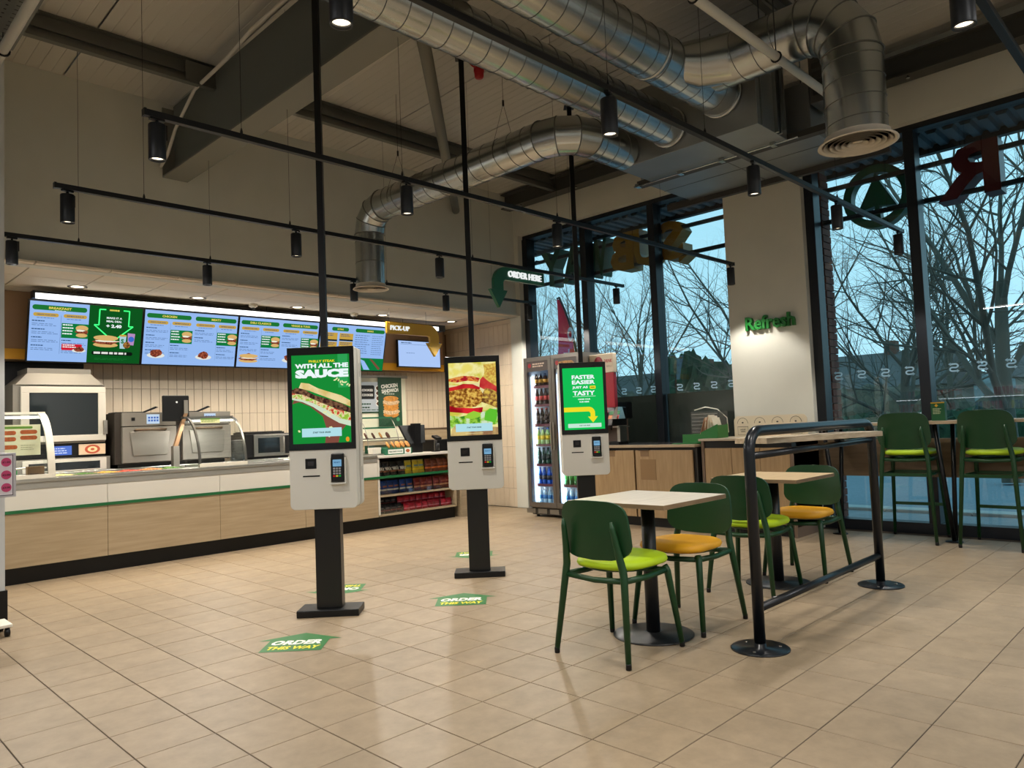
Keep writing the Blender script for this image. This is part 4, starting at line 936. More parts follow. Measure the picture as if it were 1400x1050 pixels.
# crisp packets
def packet_mb(w_=.105, h_=.17, d=.045):
    mb = MB()
    def fn(u, v):
        x = (u-.5)*w_; z = v*h_; e = (1-abs(2*u-1)**3)*(sin(pi*min(1, max(0, v)))**.45 if 0 < v < 1 else 0)
        return x+.003*sin(v*19), -e*d/2+.004*sin(u*9+v*7)*e, z
    mb.grid(fn, 7, 9)
    for i in range(len(mb.f)):
        j = i//6; mb.m[i] = (0 if j in (0, 1) else 1 if j in (2,) else 0 if j < 4 else 2 if j == 4 and 0 < i % 6 < 5 else 0 if j < 7 else 3)
    def fb(u, v):
        p_ = fn(1-u, v); return (p_[0], -p_[1], p_[2])
    n0 = len(mb.f); mb.grid(fb, 7, 9); return mb
def packets(kind, label, xs, y, z, cols, group, h_=.17, w_=.105):
    first = None
    for i, x in enumerate(xs):
        if first is None:
            ms = [mat('foil_%s_%d' % (kind, k), c, .32, .25) for k, c in enumerate(cols)]
            mb = packet_mb(w_, h_); o = mb.build('crisp_packet', ms); tag(o, label, 'crisps', group); first = o
        else: o = first.copy(); COL.objects.link(o)
        o.location = (x, y+random.uniform(-.008, .008), z); o.rotation_euler = (R(-6), random.uniform(-.04, .04), random.uniform(-.12, .12))
BLK, YEL, ORG = [(26, 24, 26), (150, 96, 60), (196, 192, 190), (40, 38, 40)], [(206, 186, 50), (236, 206, 20), (120, 150, 150), (190, 180, 90)], [(110, 52, 26), (226, 120, 50), (150, 90, 60), (90, 46, 30)]
BLU, RBR = [(22, 58, 128), (206, 206, 196), (150, 90, 70), (30, 70, 150)], [(120, 30, 24), (206, 150, 110), (170, 90, 70), (110, 40, 30)]
BK2, RD = [(24, 20, 24), (120, 50, 50), (96, 90, 92), (30, 28, 30)], [(170, 16, 40), (214, 120, 140), (196, 40, 60), (140, 14, 36)]
packets('black', 'black crisp packet lettered max on the top snack shelf', [5.29, 5.40, 5.51, 5.62], YC+.10, .622, BLK, 'black crisp packets on the top snack shelf')
packets('black', 'black crisp packet lettered max on the top snack shelf', [5.29, 5.40, 5.51, 5.62], YC+.22, .622, BLK, 'black crisp packets on the top snack shelf')
packets('yellow', 'yellow crisp packet on the top snack shelf', [5.74, 5.85, 5.95], YC+.12, .622, YEL, 'yellow crisp packets on the top snack shelf')
packets('orange', 'brown and orange crisp packet on the top snack shelf', [6.06, 6.17, 6.28, 6.36], YC+.12, .622, ORG, 'orange crisp packets on the top snack shelf')
packets('blue', 'blue crisp packet on the middle snack shelf', [5.28, 5.37, 5.46, 5.55, 5.65, 5.76], YC+.12, .397, BLU, 'blue crisp packets on the middle snack shelf', .165, .095)
packets('brown', 'red-brown crisp packet on the middle snack shelf', [5.88, 5.98, 6.08, 6.19, 6.30, 6.37], YC+.12, .397, RBR, 'red-brown crisp packets on the middle snack shelf', .165, .10)
packets('dark', 'small black and red snack packet on the bottom shelf', [5.28, 5.37, 5.46, 5.55], YC+.08, .168, BK2, 'dark packets on the bottom snack shelf', .11, .09)
packets('dark', 'small black and red snack packet on the bottom shelf', [5.28, 5.37, 5.46, 5.55], YC+.20, .245, BK2, 'dark packets on the bottom snack shelf', .11, .09)
packets('red', 'small red snack packet on the bottom shelf', [5.66+.1*k for k in range(8)], YC+.08, .168, RD, 'red packets on the bottom snack shelf', .10, .095)
packets('red', 'small red snack packet on the bottom shelf', [5.66+.1*k for k in range(8)], YC+.20, .245, RD, 'red packets on the bottom snack shelf', .10, .095)
# white MAX words on the black packets
p = Print((0, YC+.10, .622), UX, UZ, NB)
for i, x in enumerate((5.29, 5.40, 5.51, 5.62)): p.text('MAX', x, .085, .034, mat('pack_white', (236, 236, 232), .5), .05, .088, lift=.036)
p.build('packet_lettering'); bpy.data.objects['packet_lettering'].parent = None
tag(bpy.data.objects['packet_lettering'], 'white max lettering across the black crisp packets', 'lettering')
# ---------------- sneeze guards
M_cgl = glass('guard_glass', (.93, .96, .95), .05); M_whf = mat('guard_frame_white', (226, 220, 204), .35)
def guard(label, x0, x1, hh, dd, frame, wf):
    """curved glass display: local y=0 front edge, glass leans back while rising"""
    t = thing('display_guard', label, 'sneeze guard', (x0, YC+.01, .886)); w_ = x1-x0
    def cur(v): a = v*pi/2; return (dd*(1-cos(a)) if False else dd*(1-cos(a))*1.0, hh*sin(a))
    def fn(u, v): y, z = cur(v); return (u*w_, y, z)
    g_ = MB(); g_.grid(fn, 2, 12); g_.build('curved_glass', M_cgl, t)
    for x in (0, w_):
        mb = MB()
        xa = x-(wf*2 if x else -wf*2); pts = [cur(k/12) for k in range(13)]; q_ = [(y-.006, z+.004) for y, z in pts]
        mb.add([(xx, y, z) for xx in (x, xa) for y, z in q_]+[(xx, y+.012, z-.008) for xx in (x, xa) for y, z in pts], [(k, k+1, 13+k+1, 13+k) for k in range(12)]+[(26+k, 39+k, 39+k+1, 26+k+1) for k in range(12)]+[(k, 26+k, 26+k+1, k+1) for k in range(12)]+[(13+k, 13+k+1, 39+k+1, 39+k) for k in range(12)]); mb.build('side_frame', frame, t)
        mb = MB(); pts = [cur(k/10) for k in range(11)]; mb.add([(x, y, z) for y, z in pts]+[(x, dd, 0)], [tuple(range(12))]); mb.build('side_glass', M_cgl, t)
    MB().box(-.01, w_+.01, dd-.03, dd+.06, hh-.012, hh+.012).build('top_rail', frame, t)
    MB().box(0, w_, -.012, .03, -.0, .035).build('bottom_rail', M_whf, t)
    MB().box(.02, w_-.02, dd-.10, dd-.05, hh-.05, hh-.025).build('light_strip', em('guard_light', (255, 250, 235), 1.6), t)
    MB().box(0, w_, dd-.02, dd+.0, 0, .02).build('rear_rail', frame, t)
    area_light((x0+w_/2, YC+.01+dd-.09, .886+hh-.055), w_*.8, .04, 12, (1, .96, .88))
    return t
guard('curved glass food display by the partition, full of bread cards', 1.20, 1.80, .58, .40, mat('guard_frame_cream', (216, 210, 194), .4, .1), .028)
guard('curved glass food display in the middle of the counter', 3.06, 3.56, .51, .36, mat('guard_frame_steel', (120, 118, 112), .3, .8), .010)
t = thing('shelf_label', 'cream and green label strip inside the middle glass display', 'label', (3.13, YC+.13, 1.33)); MB().box(0, .20, 0, .003, 0, .05).build('strip', mat('strip_cream', (214, 214, 160), .6), t); p = Print((0, -.001, 0), UX, UZ, NB); p.rect(0, .036, .2, .05, mat('strip_green', (90, 130, 50), .6)); p.lines(.01, .18, .03, 2, .012, .005, MATS['strip_green'], 3); p.build('print', t)
# bread card and trays inside the left display
t = thing('bread_card', 'cream card picturing five bread loaves in the left display', 'card', (1.40, YC+.20, 1.09)); MB().box(0, .33, .0, .003, 0, .27).build('card', mat('card_cream', (226, 222, 186), .6), t)
p = Print((0, -.001, 0), UX, UZ, NB); p.rrect(.05, .235, .27, .255, .009, mat('card_green', (96, 140, 40), .6)); lo = mat('loaf_brown', (170, 84, 36), .6, noise=40, amt=.3)
for x, y in ((.08, .20), (.24, .205), (.08, .145), (.24, .155), (.09, .075)): p.rrect(x-.065, y-.018, x+.065, y+.018, .017, lo)
p.lines(.18, .29, .09, 3, .018, .004, mat('card_text', (120, 130, 90), .6), 3); p.build('print', t)
tg = mat('ticket_green', (20, 150, 60), .5); ty = mat('tub_yellow', (226, 180, 20), .4)
for k, (x, z, c, l) in enumerate(((1.27, 1.245, tg, 'green shelf ticket in the left display, topmost'), (1.28, 1.135, tg, 'green shelf ticket in the left display beside the bread card'), (1.46, 1.00, tg, 'green shelf ticket in the left display under the bread card'), (1.50, .925, tg, 'green shelf ticket in the left display, lowest'))):
    o = MB().box(-.045, .045, 0, .004, 0, .035).build('shelf_ticket', c); o.location = (x, YC+.16, z-.02 if z > 1 else z+.0); tag(o, l, 'price ticket', 'green tickets in the left display')
for k, (x, z, l) in enumerate(((1.50, .888, 'yellow tub standing low in the left display'), (1.49, 1.005, 'yellow tub on the upper tray of the left display'))):
    t = thing('sauce_tub', l, 'tub', (x, YC+.27, z-.0 if k == 0 else .985)); MB().lathe([(.035, 0), (.042, .07)], n=14).build('tub', ty, t); MB().lathe([(.044, .07), (.044, .078), (.001, .08)], n=14).build('lid', mat('tub_lid', (236, 214, 120), .4), t)
t = thing('display_shelf', 'glass tray shelf inside the left display', 'shelf', (1.22, YC+.22, .965)); MB().box(0, .56, 0, .17, 0, .012).build('tray', M_whf, t)
for x in (.01, .54): MB().box(x, x+.012, .08, .10, -.078, 0).build('leg', M_whf, t)
t = thing('brown_carton', 'small brown carton low in the left display', 'box', (1.62, YC+.16, .888)); MB().box(0, .13, 0, .06, 0, .10).build('carton', mat('kraft_brown', (112, 84, 52), .7), t); p = Print((0, -.001, 0), UX, UZ, NB); p.lines(.02, .11, .04, 2, .018, .008, mat('kraft_dark', (60, 42, 26), .7), 2); p.build('print', t)
# salad trays in the well
foods = [((196, 182, 120), 'shredded cheese'), ((60, 96, 30), 'lettuce'), ((206, 150, 60), 'sweetcorn'), ((176, 60, 40), 'tomato'), ((196, 120, 60), 'chicken'), ((70, 110, 40), 'peppers')]
for k, (c, n) in enumerate(foods):
    t = thing('food_tray', 'steel food tray of %s in the counter well' % n, 'food tray', (1.86+.195*k, YC+.27, .80), 0, 'food trays in the counter well')
    mb = MB(); mb.box(0, .185, 0, .30, 0, .004); mb.box(0, .004, 0, .30, .004, .085); mb.box(.181, .185, 0, .30, .004, .085); mb.box(.004, .181, 0, .004, .004, .085); mb.box(.004, .181, .296, .30, .004, .085); mb.build('tray', M_steel, t)
    rn = random.Random(k); mb = MB(); mb.grid(lambda u, v: (.005+.175*u, .005+.29*v, .072+.012*sin(pi*u)*sin(pi*v)+.016*rn.random()), 14, 20, sm=False); mb.build('filling', mat('filling_%d' % k, c, .6, noise=50, amt=.5), t, kind='stuff')
# cooking line behind the counter
t = thing('back_counter', 'steel back counter carrying the ovens and microwave', 'counter', (1.18, 8.25, 0)); MB().box(0, 6.3, 0, .72, .86, .90).build('worktop', M_cs, t, bevel=.003); MB().box(0, 6.3, .03, .72, .1, .86).build('carcass', mat('dark_carcass', (70, 66, 60), .6), t); MB().box(.1, 6.2, .08, .7, 0, .1).build('plinth', M_blackm, t)
t = thing('back_counter', 'low preparation counter running directly behind the serving counter', 'counter', (2.45, 7.80, 0)) if False else None
M_hood = mat('hood_steel', (122, 118, 110), .6, .5)
t = thing('bread_oven', 'large glass-fronted bread oven under a sloping steel hood', 'oven', (1.69, 8.3, .90))
mb = MB(); mb.hexa([(-.02, -.02, .86), (.74, -.02, .86), (.74, .55, .86), (-.02, .55, .86)], [(.10, .10, .98), (.66, .10, .98), (.66, .5, .98), (.10, .5, .98)]); mb.box(.10, .66, .10, .5, .98, 1.03); mb.build('hood', M_hood, t)
MB().box(-.04, .76, .0, .6, .28, .86).build('body', M_hood, t, bevel=.004)
d = MB(); a = (.02, .76, .30, .84)
d.box(a[0], a[1], -.03, -.001, a[2], a[2]+.06); d.box(a[0], a[1], -.03, -.001, a[3]-.06, a[3]); d.box(a[0], a[0]+.07, -.03, -.001, a[2]+.06, a[3]-.06); d.box(a[1]-.07, a[1], -.03, -.001, a[2]+.06, a[3]-.06)
d = d.build('door', mat('door_frame_pale', (206, 200, 188), .35, .3), t, bevel=.003); MB().box(.09, .69, -.018, -.010, .36, .78).build('glass', mat('oven_glass', (26, 32, 36), .06, 0, spec=.9), d); MB().box(.735, .765, -.06, -.03, .36, .50).build('handle', M_steel, d)
mb = MB()
for z in (.45, .55, .66): mb.box(.10, .68, -.0095, -.0085, z, z+.008)
mb.build('rack', M_steel, d)
MB().box(-.02, .76, .02, .6, .14, .28).build('control_section', M_blackm, t); p = Print((0, .019, 0), UX, UZ, NB); p.rect(.26, .165, .46, .255, em('oven_display', (96, 130, 220), .9)).up(); p.lines(.28, .44, .235, 3, .022, .009, em('display_text', (220, 230, 255)), 2); p.build('display', t)
MB().box(.52, .76, -.005, .018, .16, .265).build('sticker_board', mat('sticker_cream', (206, 180, 150), .6), t); p = Print((.64, -.006, .212), UX, UZ, NB); p.ell(0, 0, .07, .045, mat('pizza_red', (170, 70, 40), .6)).up(); p.ell(0, 0, .045, .028, mat('pizza_cream', (216, 196, 150), .6)).up(); p.ell(0, 0, .018, .012, MATS['pizza_red']); p.build('sticker', t)
MB().box(-.02, .80, -.02, .6, 0, .135).build('lower_body', M_hood, t, bevel=.003)
d2 = MB().box(.03, .76, -.035, -.021, .005, .125).build('lower_door', MATS['door_frame_pale'], t, bevel=.002); MB().box(.08, .70, -.037, -.0352, .02, .095).build('glass', MATS['oven_glass'], d2)
def speed_oven(x, label):
    t = thing('speed_oven', label, 'oven', (x, 8.2, .90), 0, 'speed ovens')
    MB().box(0, .60, .04, .62, .04, .57).build('body', mat('oven_side_dark', (52, 46, 40), .45, .3), t, bevel=.004); MB().box(.04, .56, .08, .58, 0, .04).build('foot', M_blackm, t)
    MB().box(.06, .60, 0, .04, .43, .57).build('control_panel', M_hood, t, bevel=.003); p = Print((0, -.001, 0), UX, UZ, NB); p.rect(.30, .45, .43, .55, em('touch_display', (206, 226, 246), .9)).up()
    for i in range(4):
        for j in range(2): p.rect(.315+.028*i, .475+.03*j, .335+.028*i, .495+.03*j, em('touch_icon', (70, 110, 190)))
    p.rect(.15, .485, .185, .52, M_blackm); p.build('display', t)
    d = MB(); d.hexa([(.06, -.01, .05), (.60, -.01, .05), (.60, .04, .05), (.06, .04, .05)], [(.06, -.01, .42), (.60, -.01, .42), (.60, .04, .42), (.06, .04, .42)]); d = d.build('door', M_hood, t, bevel=.006)
    MB().prism([(.16, .12), (.50, .12), (.53, .37), (.13, .37)], (0, -.010, 0), UX, UZ, NB, 0, .012).build('door_panel', M_steeld, d, bevel=.005); MB().tube([(.18, -.012, .385), (.18, -.05, .39), (.48, -.05, .39), (.48, -.012, .385)], .012, 8).build('handle', mat('handle_bronze', (96, 80, 62), .4, .5), d)
    o = MB().box(.02, .30, .10, .36, .571, .582).build('oven_peel', M_blackm); o.location = (x, 8.2, .90)
    return t
speed_oven(2.52, 'speed oven with blue touch display beside the bread oven'); speed_oven(3.125, 'speed oven partly behind the curved glass display')
for k, (x, l) in enumerate(((2.52, 'black paddle lying on the speed oven beside the bread oven'), (3.10, 'black paddle lying on the speed oven behind the glass display'))):
    bpy.data.objects.remove(bpy.data.objects['oven_peel' if k == 0 else 'oven_peel.001']) if False else None
for o in [o for o in bpy.data.objects if o.name.startswith('oven_peel')]: bpy.data.objects.remove(o)
for k, (x, l) in enumerate(((2.55, 'black paddle lying on the speed oven beside the bread oven'), (3.12, 'black paddle lying on the speed oven behind the glass display'))):
    t = thing('oven_paddle', l, 'paddle', (x, 8.24, 1.4705)); MB().box(0, .26, .05, .30, 0, .012).build('blade', M_blackm, t, bevel=.003); mb = MB(); mb.hexa([(.26, .12, .0), (.30, .12, .0), (.30, .16, .0), (.26, .16, .0)], [(.42, .12, .07), (.45, .12, .06), (.45, .16, .06), (.42, .16, .07)]); mb.build('handle', M_blackm, t)
# microwave
t = thing('microwave', 'black and steel microwave at the end of the ovens', 'microwave', (4.0, 8.40, .90)); MB().box(0, .62, .02, .45, .02, .30).build('body', M_blackm, t, bevel=.006); MB().box(.05, .57, .06, .4, 0, .02).build('foot', M_blackm, t)
d = MB().box(.10, .60, 0, .02, .03, .29).build('door', M_steel, t, bevel=.006); MB().box(.15, .43, -.003, -.0005, .07, .25).build('window', MATS['oven_glass'], d); MB().tube([(.47, 0, .07), (.47, -.03, .09), (.47, -.03, .24), (.47, 0, .26)], .008, 8).build('handle', M_steel, d); MB().box(.50, .59, -.004, -.0005, .05, .27).build('keypad', M_blackm, d)
t = thing('black_tray', 'black tray lying on top of the microwave', 'tray', (4.02, 8.45, 1.2)); MB().box(0, .5, 0, .33, 0, .022).build('tray', M_blackm, t, bevel=.004); MB().box(.02, .48, .02, .31, .022, .03).build('rim', M_blackm, t)
t = thing('sauce_bottle', 'cream squeeze bottle standing behind the kiosk by the microwave', 'bottle', (4.75, 8.5, .90)); MB().lathe([(.035, 0), (.038, .02), (.038, .26), (.02, .31)], n=14).build('body', mat('bottle_cream', (206, 184, 140), .4), t); MB().lathe([(.02, .31), (.022, .33), (.006, .36), (.005, .40), (.001, .401)], n=12).build('nozzle', M_white, t); MB().lathe([(.0385, .08), (.0385, .20)], n=14).build('label', mat('bottle_orange', (210, 120, 40), .5), t)
# till screen on its stand
t = thing('till_monitor', 'black till monitor seen from behind on a slanted arm', 'monitor', (3.02, 7.98, .886))
MB().box(-.12, .15, -.02, .02, .48, .75).build('screen_back', M_blackm, t, bevel=.01); MB().box(.09, .13, -.035, -.021, .56, .70).build('hinge', M_steeld, t)
mb = MB(); mb.hexa([(-.02, -.04, .22), (.02, -.04, .22), (.02, 0, .22), (-.02, 0, .22)], [(.09, -.04, .56), (.125, -.04, .56), (.125, 0, .56), (.09, 0, .56)]); mb.build('arm', mat('arm_bronze', (150, 116, 84), .4, .4), t)
mb = MB(); mb.box(-.03, .03, -.05, .02, .0, .22); mb.box(-.10, .10, -.10, .08, 0, .012); mb.build('stand', M_steeld, t)
p = Print((0, -.0205, .68), UX, UZ, NB); p.ell(.02, 0, .010, .010, mat('badge_white', (220, 224, 226), .4)); p.build('badge', t)
MB().box(2.4, 3.62, .53, .545, 0, 0) if False else None
t = thing('prep_shelf', 'steel preparation ledge behind the counter well', 'shelf', (1.18, 8.06, 0)); MB().box(0, 4.0, -.0, .17, .86, .885).build('ledge', M_cs, t); MB().box(0, 4.0, .02, .16, 0, .86).build('support', MATS['dark_carcass'], t)
t = thing('ingredient_tub', 'clear plastic tub behind the curved glass display', 'tub', (3.84, 8.3, .90)); MB().lathe([(.07, 0), (.085, .22), (.09, .225)], n=18).build('tub', glass('tub_clear', (.8, .84, .84), .1, .1, .25, (170, 170, 164)), t); MB().lathe([(.092, .225), (.092, .24), (.001, .242)], n=18).build('lid', mat('lid_grey', (96, 94, 90), .5), t)
# posters at the back
t = thing('poster_board', 'cream board behind the posters at the end of the kitchen', 'board', (5.93, 8.965, 1.04)); MB().box(0, .86, 0, .02, 0, .93).build('board', mat('board_cream', (226, 224, 200), .5), t); MB().box(-.01, .90, -.01, 0, .91, .95).build('clip_rail', M_steeld, t)
M_pg = mat('poster_green', (22, 66, 44), .5); M_pwt = mat('poster_white', (232, 232, 224), .5); M_pb = mat('poster_pale_blue', (176, 186, 196), .5); M_choc = mat('cookie_choc', (84, 48, 36), .6, noise=40, amt=.3)
t = thing('cookie_poster', 'pale blue poster with a stack of chocolate cookies', 'poster', (5.96, 8.95, 1.44)); MB().box(0, .44, 0, .003, .0, .45).build('sheet', M_pb, t); p = Print((0, -.0005, 0), UX, UZ, NB)
p.rrect(.02, .20, .26, .40, .02, M_blackm).up(); p.text('COOKIES', .14, .33, .035, M_pwt, .04, .19); p.text('COOKIES', .14, .26, .035, M_pwt, .04, .19); p.rect(0, -.05+.05, .44, .0+.02, M_pg)
for k in range(4): p.ell(.34, .36-.075*k, .065, .045, M_pwt, 16, 0, .1).up(); p.ell(.34, .36-.075*k, .052, .032, M_choc, 14, 0, .15, k).up()
p.lines(.03, .22, .14, 2, .05, .02, M_pg, 5); p.lines(.03, .4, .05, 1, .05, .01, M_pg, 5); p.build('print', t)
t = thing('sandwich_poster', 'dark green chicken sandwich poster on the kitchen wall', 'poster', (6.28, 8.94, 1.24)); MB().box(0, .42, 0, .003, 0, .72).build('sheet', M_pg, t); p = Print((0, -.0005, 0), UX, UZ, NB)
p.text('CHICKEN', .20, .595, .058, M_pwt, .05, .30, rot=.10); p.text('SANDWICH', .21, .525, .058, M_pwt, .05, .30, rot=.10); p.lines(.10, .30, .48, 1, .01, .010, M_pwt, 1); p.up()
bn = mat('poster_bun', (196, 132, 52), .5, noise=30, amt=.3); fl = mat('poster_filling', (206, 176, 140), .5, noise=60, amt=.5)
for y in (.36, .22): p.ell(.22, y-.05, .14, .045, bn, 16).up(); p.ell(.22, y-.005, .145, .045, fl, 16, 0, .3, 6).up(); p.ell(.22, y+.045, .135, .042, bn, 16, 0, .1).up()
p.ell(.34, .10, .03, .03, mat('poster_mint', (60, 140, 100), .5)); p.build('print', t)
# cookie case, till and card reader on the shelf top
t = thing('cookie_case', 'tiered glass cookie case with a green frame', 'display case', (5.22, YC+.24, .876)); MG = mat('case_green', (24, 92, 64), .4)
for z, y, w_ in ((.46, .18, .50), (.33, .10, .48)): MB().box(.02, .02+w_, y, y+.02, z, z+.02).build('glass_rail', MG, t)
for x in (.03, .50): MB().tube([(x, 0.02, .08), (x, .05, .25), (x, .12, .38), (x, .2, .47)], .005, 6).build('side_post', M_steeld, t)
MB().grid(lambda u, v: (.03+.47*u, .02+.16*v**1.6, .10+.36*v), 2, 8).build('glass', M_cgl, t)
MB().box(0, .56, .02, .36, .20, .21).build('tray', M_steeld, t); MB().box(0, .20, -.12, .34, 0, .02).build('base_tray', M_cs, t)
mb = MB(); mb.hexa([(.16, -.16, 0), (.56, -.16, 0), (.56, .30, 0), (.16, .30, 0)], [(.16, -.16, .075), (.56, -.16, .075), (.56, .30, .12), (.16, .30, .12)]); mb.build('front_box', MG, t)
p = Print((0, -.161, 0), UX, UZ, NB); p.rect(.19, .012, .42, .065, M_pwt).up(); p.text('FRESH BAKED COOKIES', .305, .038, .018, M_pg, .03, .20); p.rect(.44, .005, .54, .075, M_pwt).up(); p.ell(.49, .04, .03, .022, MATS['loaf_brown'], 12, 0, .3); p.build('label', t)
ck = mat('cookie_gold', (190, 130, 64), .7, noise=60, amt=.45); ckd = mat('cookie_dark', (84, 46, 30), .7, noise=50, amt=.3)
c0 = None
for k in range(9):
    if k < 5: pos = (5.46+.075*k, YC+.15, .995); dk = 0
    else: pos = (5.27+.11*(k-5), YC+.34, 1.115); dk = 1
    o = MB().lathe([(.001, -.008), (.045, -.008), (.05, 0), (.045, .008), (.02, .012), (.001, .012)], n=16).build('cookie', ckd if dk and k != 7 else ck); o.location = pos; o.rotation_euler = (R(62), 0, random.random())
    tag(o, 'round golden cookie leaning in the green front tray' if k < 5 else 'cookie on the upper glass tray', 'cookie', 'cookies in the front tray' if k < 5 else 'cookies on the upper tray')
t = thing('pastry_box', 'pale pastry box on the lower tray of the cookie case', 'box', (5.24, YC+.16, .897)); MB().box(0, .12, 0, .1, 0, .07).build('box', M_whf, t); MB().box(-.003, .123, -.003, .103, .05, .075).build('lid', M_white, t)
t = thing('till', 'black till screen on the snack shelf top', 'till', (5.86, YC+.30, .876)); mb = MB(); mb.hexa([(.02, -.02, .12), (.30, -.02, .12), (.30, .02, .12), (.02, .02, .12)], [(-.06, .06, .36), (.36, .06, .36), (.36, .10, .36), (-.06, .10, .36)]); mb.build('screen_back', M_blackm, t, bevel=.006); MB().box(.05, .26, -.02, .20, .0, .13).build('base', M_blackm, t, bevel=.01); MB().box(.12, .22, -.03, .06, .10, .38).build('stem', M_blackm, t)
t = thing('card_reader', 'black card reader on a stand beside the till', 'card reader', (6.20, YC+.12, .876)); MB().box(-.04, .04, -.04, .04, 0, .012).build('base', M_blackm, t); MB().box(-.015, .015, -.015, .015, .012, .16).build('stem', M_steeld, t); mb = MB(); mb.hexa([(-.045, -.07, .15), (.045, -.07, .15), (.045, .03, .19), (-.045, .03, .19)], [(-.045, -.08, .18), (.045, -.08, .18), (.045, .02, .22), (-.045, .02, .22)]); mb.build('reader', M_blackm, t, bevel=.005); MB().lathe([(.03, -.01), (.03, .09)], (0, -.03, .02), 12).build('holder', M_blackm, t)
t = thing('cup_stack_box', 'low black box beside the card reader', 'box', (6.27, YC+.22, .876)); MB().box(0, .24, 0, .26, 0, .15).build('box', M_blackm, t, bevel=.005); MB().box(.01, .23, .01, .25, .15, .156).build('lid', M_black, t)
# ================================================================ seating
def rounded_back(w_, z0, z1, curve, x, th=.012, tilt=.0, taper=.06):
    """bent plywood back panel: superellipse outline, curved in plan"""
    mb = MB(); n, mrow = 28, 9; hz = (z1-z0)/2; zc = (z0+z1)/2
    def P(a, rr, side):
        ca, sa = cos(a), sin(a); e = .42
        y = (abs(ca)**e)*(1 if ca >= 0 else -1)*w_/2*rr; zz = (abs(sa)**e)*(1 if sa >= 0 else -1)*hz*rr
        y *= 1-taper*(zz/hz)-.10*max(0, -zz/hz)**3
        zz2 = zz-.012*(1-(2*y/w_)**2)*(1 if zz < 0 else -.6)
        xx = x+curve*(1-(2*y/w_)**2)*1.0-tilt*zz
        return (xx+side, y, zc+zz2)
    vs = []
    for side in (0, th):
        for r_ in range(mrow):
            rr = (r_+.0001)/(mrow-1)
            for k in range(n): vs.append(P(2*pi*k/n, rr, side))
    fs = []
    for s_ in range(2):
        o = s_*mrow*n
        for r_ in range(mrow-1):
            for k in range(n):
                q = (o+r_*n+k, o+r_*n+(k+1) % n, o+(r_+1)*n+(k+1) % n, o+(r_+1)*n+k)
                fs.append(q if s_ else q[::-1])
    mb.add(vs, fs, 0, True)
    e0, e1 = (mrow-1)*n, 2*mrow*n-n
    mb.add([vs[e0+k] for k in range(n)]+[vs[e1+k] for k in range(n)], [(k, (k+1) % n, n+(k+1) % n, n+k) for k in range(n)], 0, False)
    return mb
def cushion(zs, a=.225, b=.215, th=.045):
    mb = MB(); n = 32; vs = []; rows = [(0.0, -.4), (.86, -.5), (.97, -.3), (1.0, 0), (.97, .35), (.88, .55), (.6, .72), (.3, .70), (.001, .66)]
    for rr, zz in rows:
        for k in range(n):
            t = 2*pi*k/n; c, s = cos(t), sin(t); e = .62
            x = abs(c)**e*(1 if c >= 0 else -1)*a*rr; y = abs(s)**e*(1 if s >= 0 else -1)*b*rr*(1+.07*c)
            dip = -.010*math.exp(-((x+.03)/.12)**2) if rr < .7 else 0
            vs.append((x, y, zs+zz*th+dip+(.010*max(0, x/a-.3) if zz > 0 else 0)))
    m_ = len(rows); mb.add(vs, [(r_*n+k, r_*n+(k+1) % n, (r_+1)*n+(k+1) % n, (r_+1)*n+k) for r_ in range(m_-1) for k in range(n)], 0, True); return mb
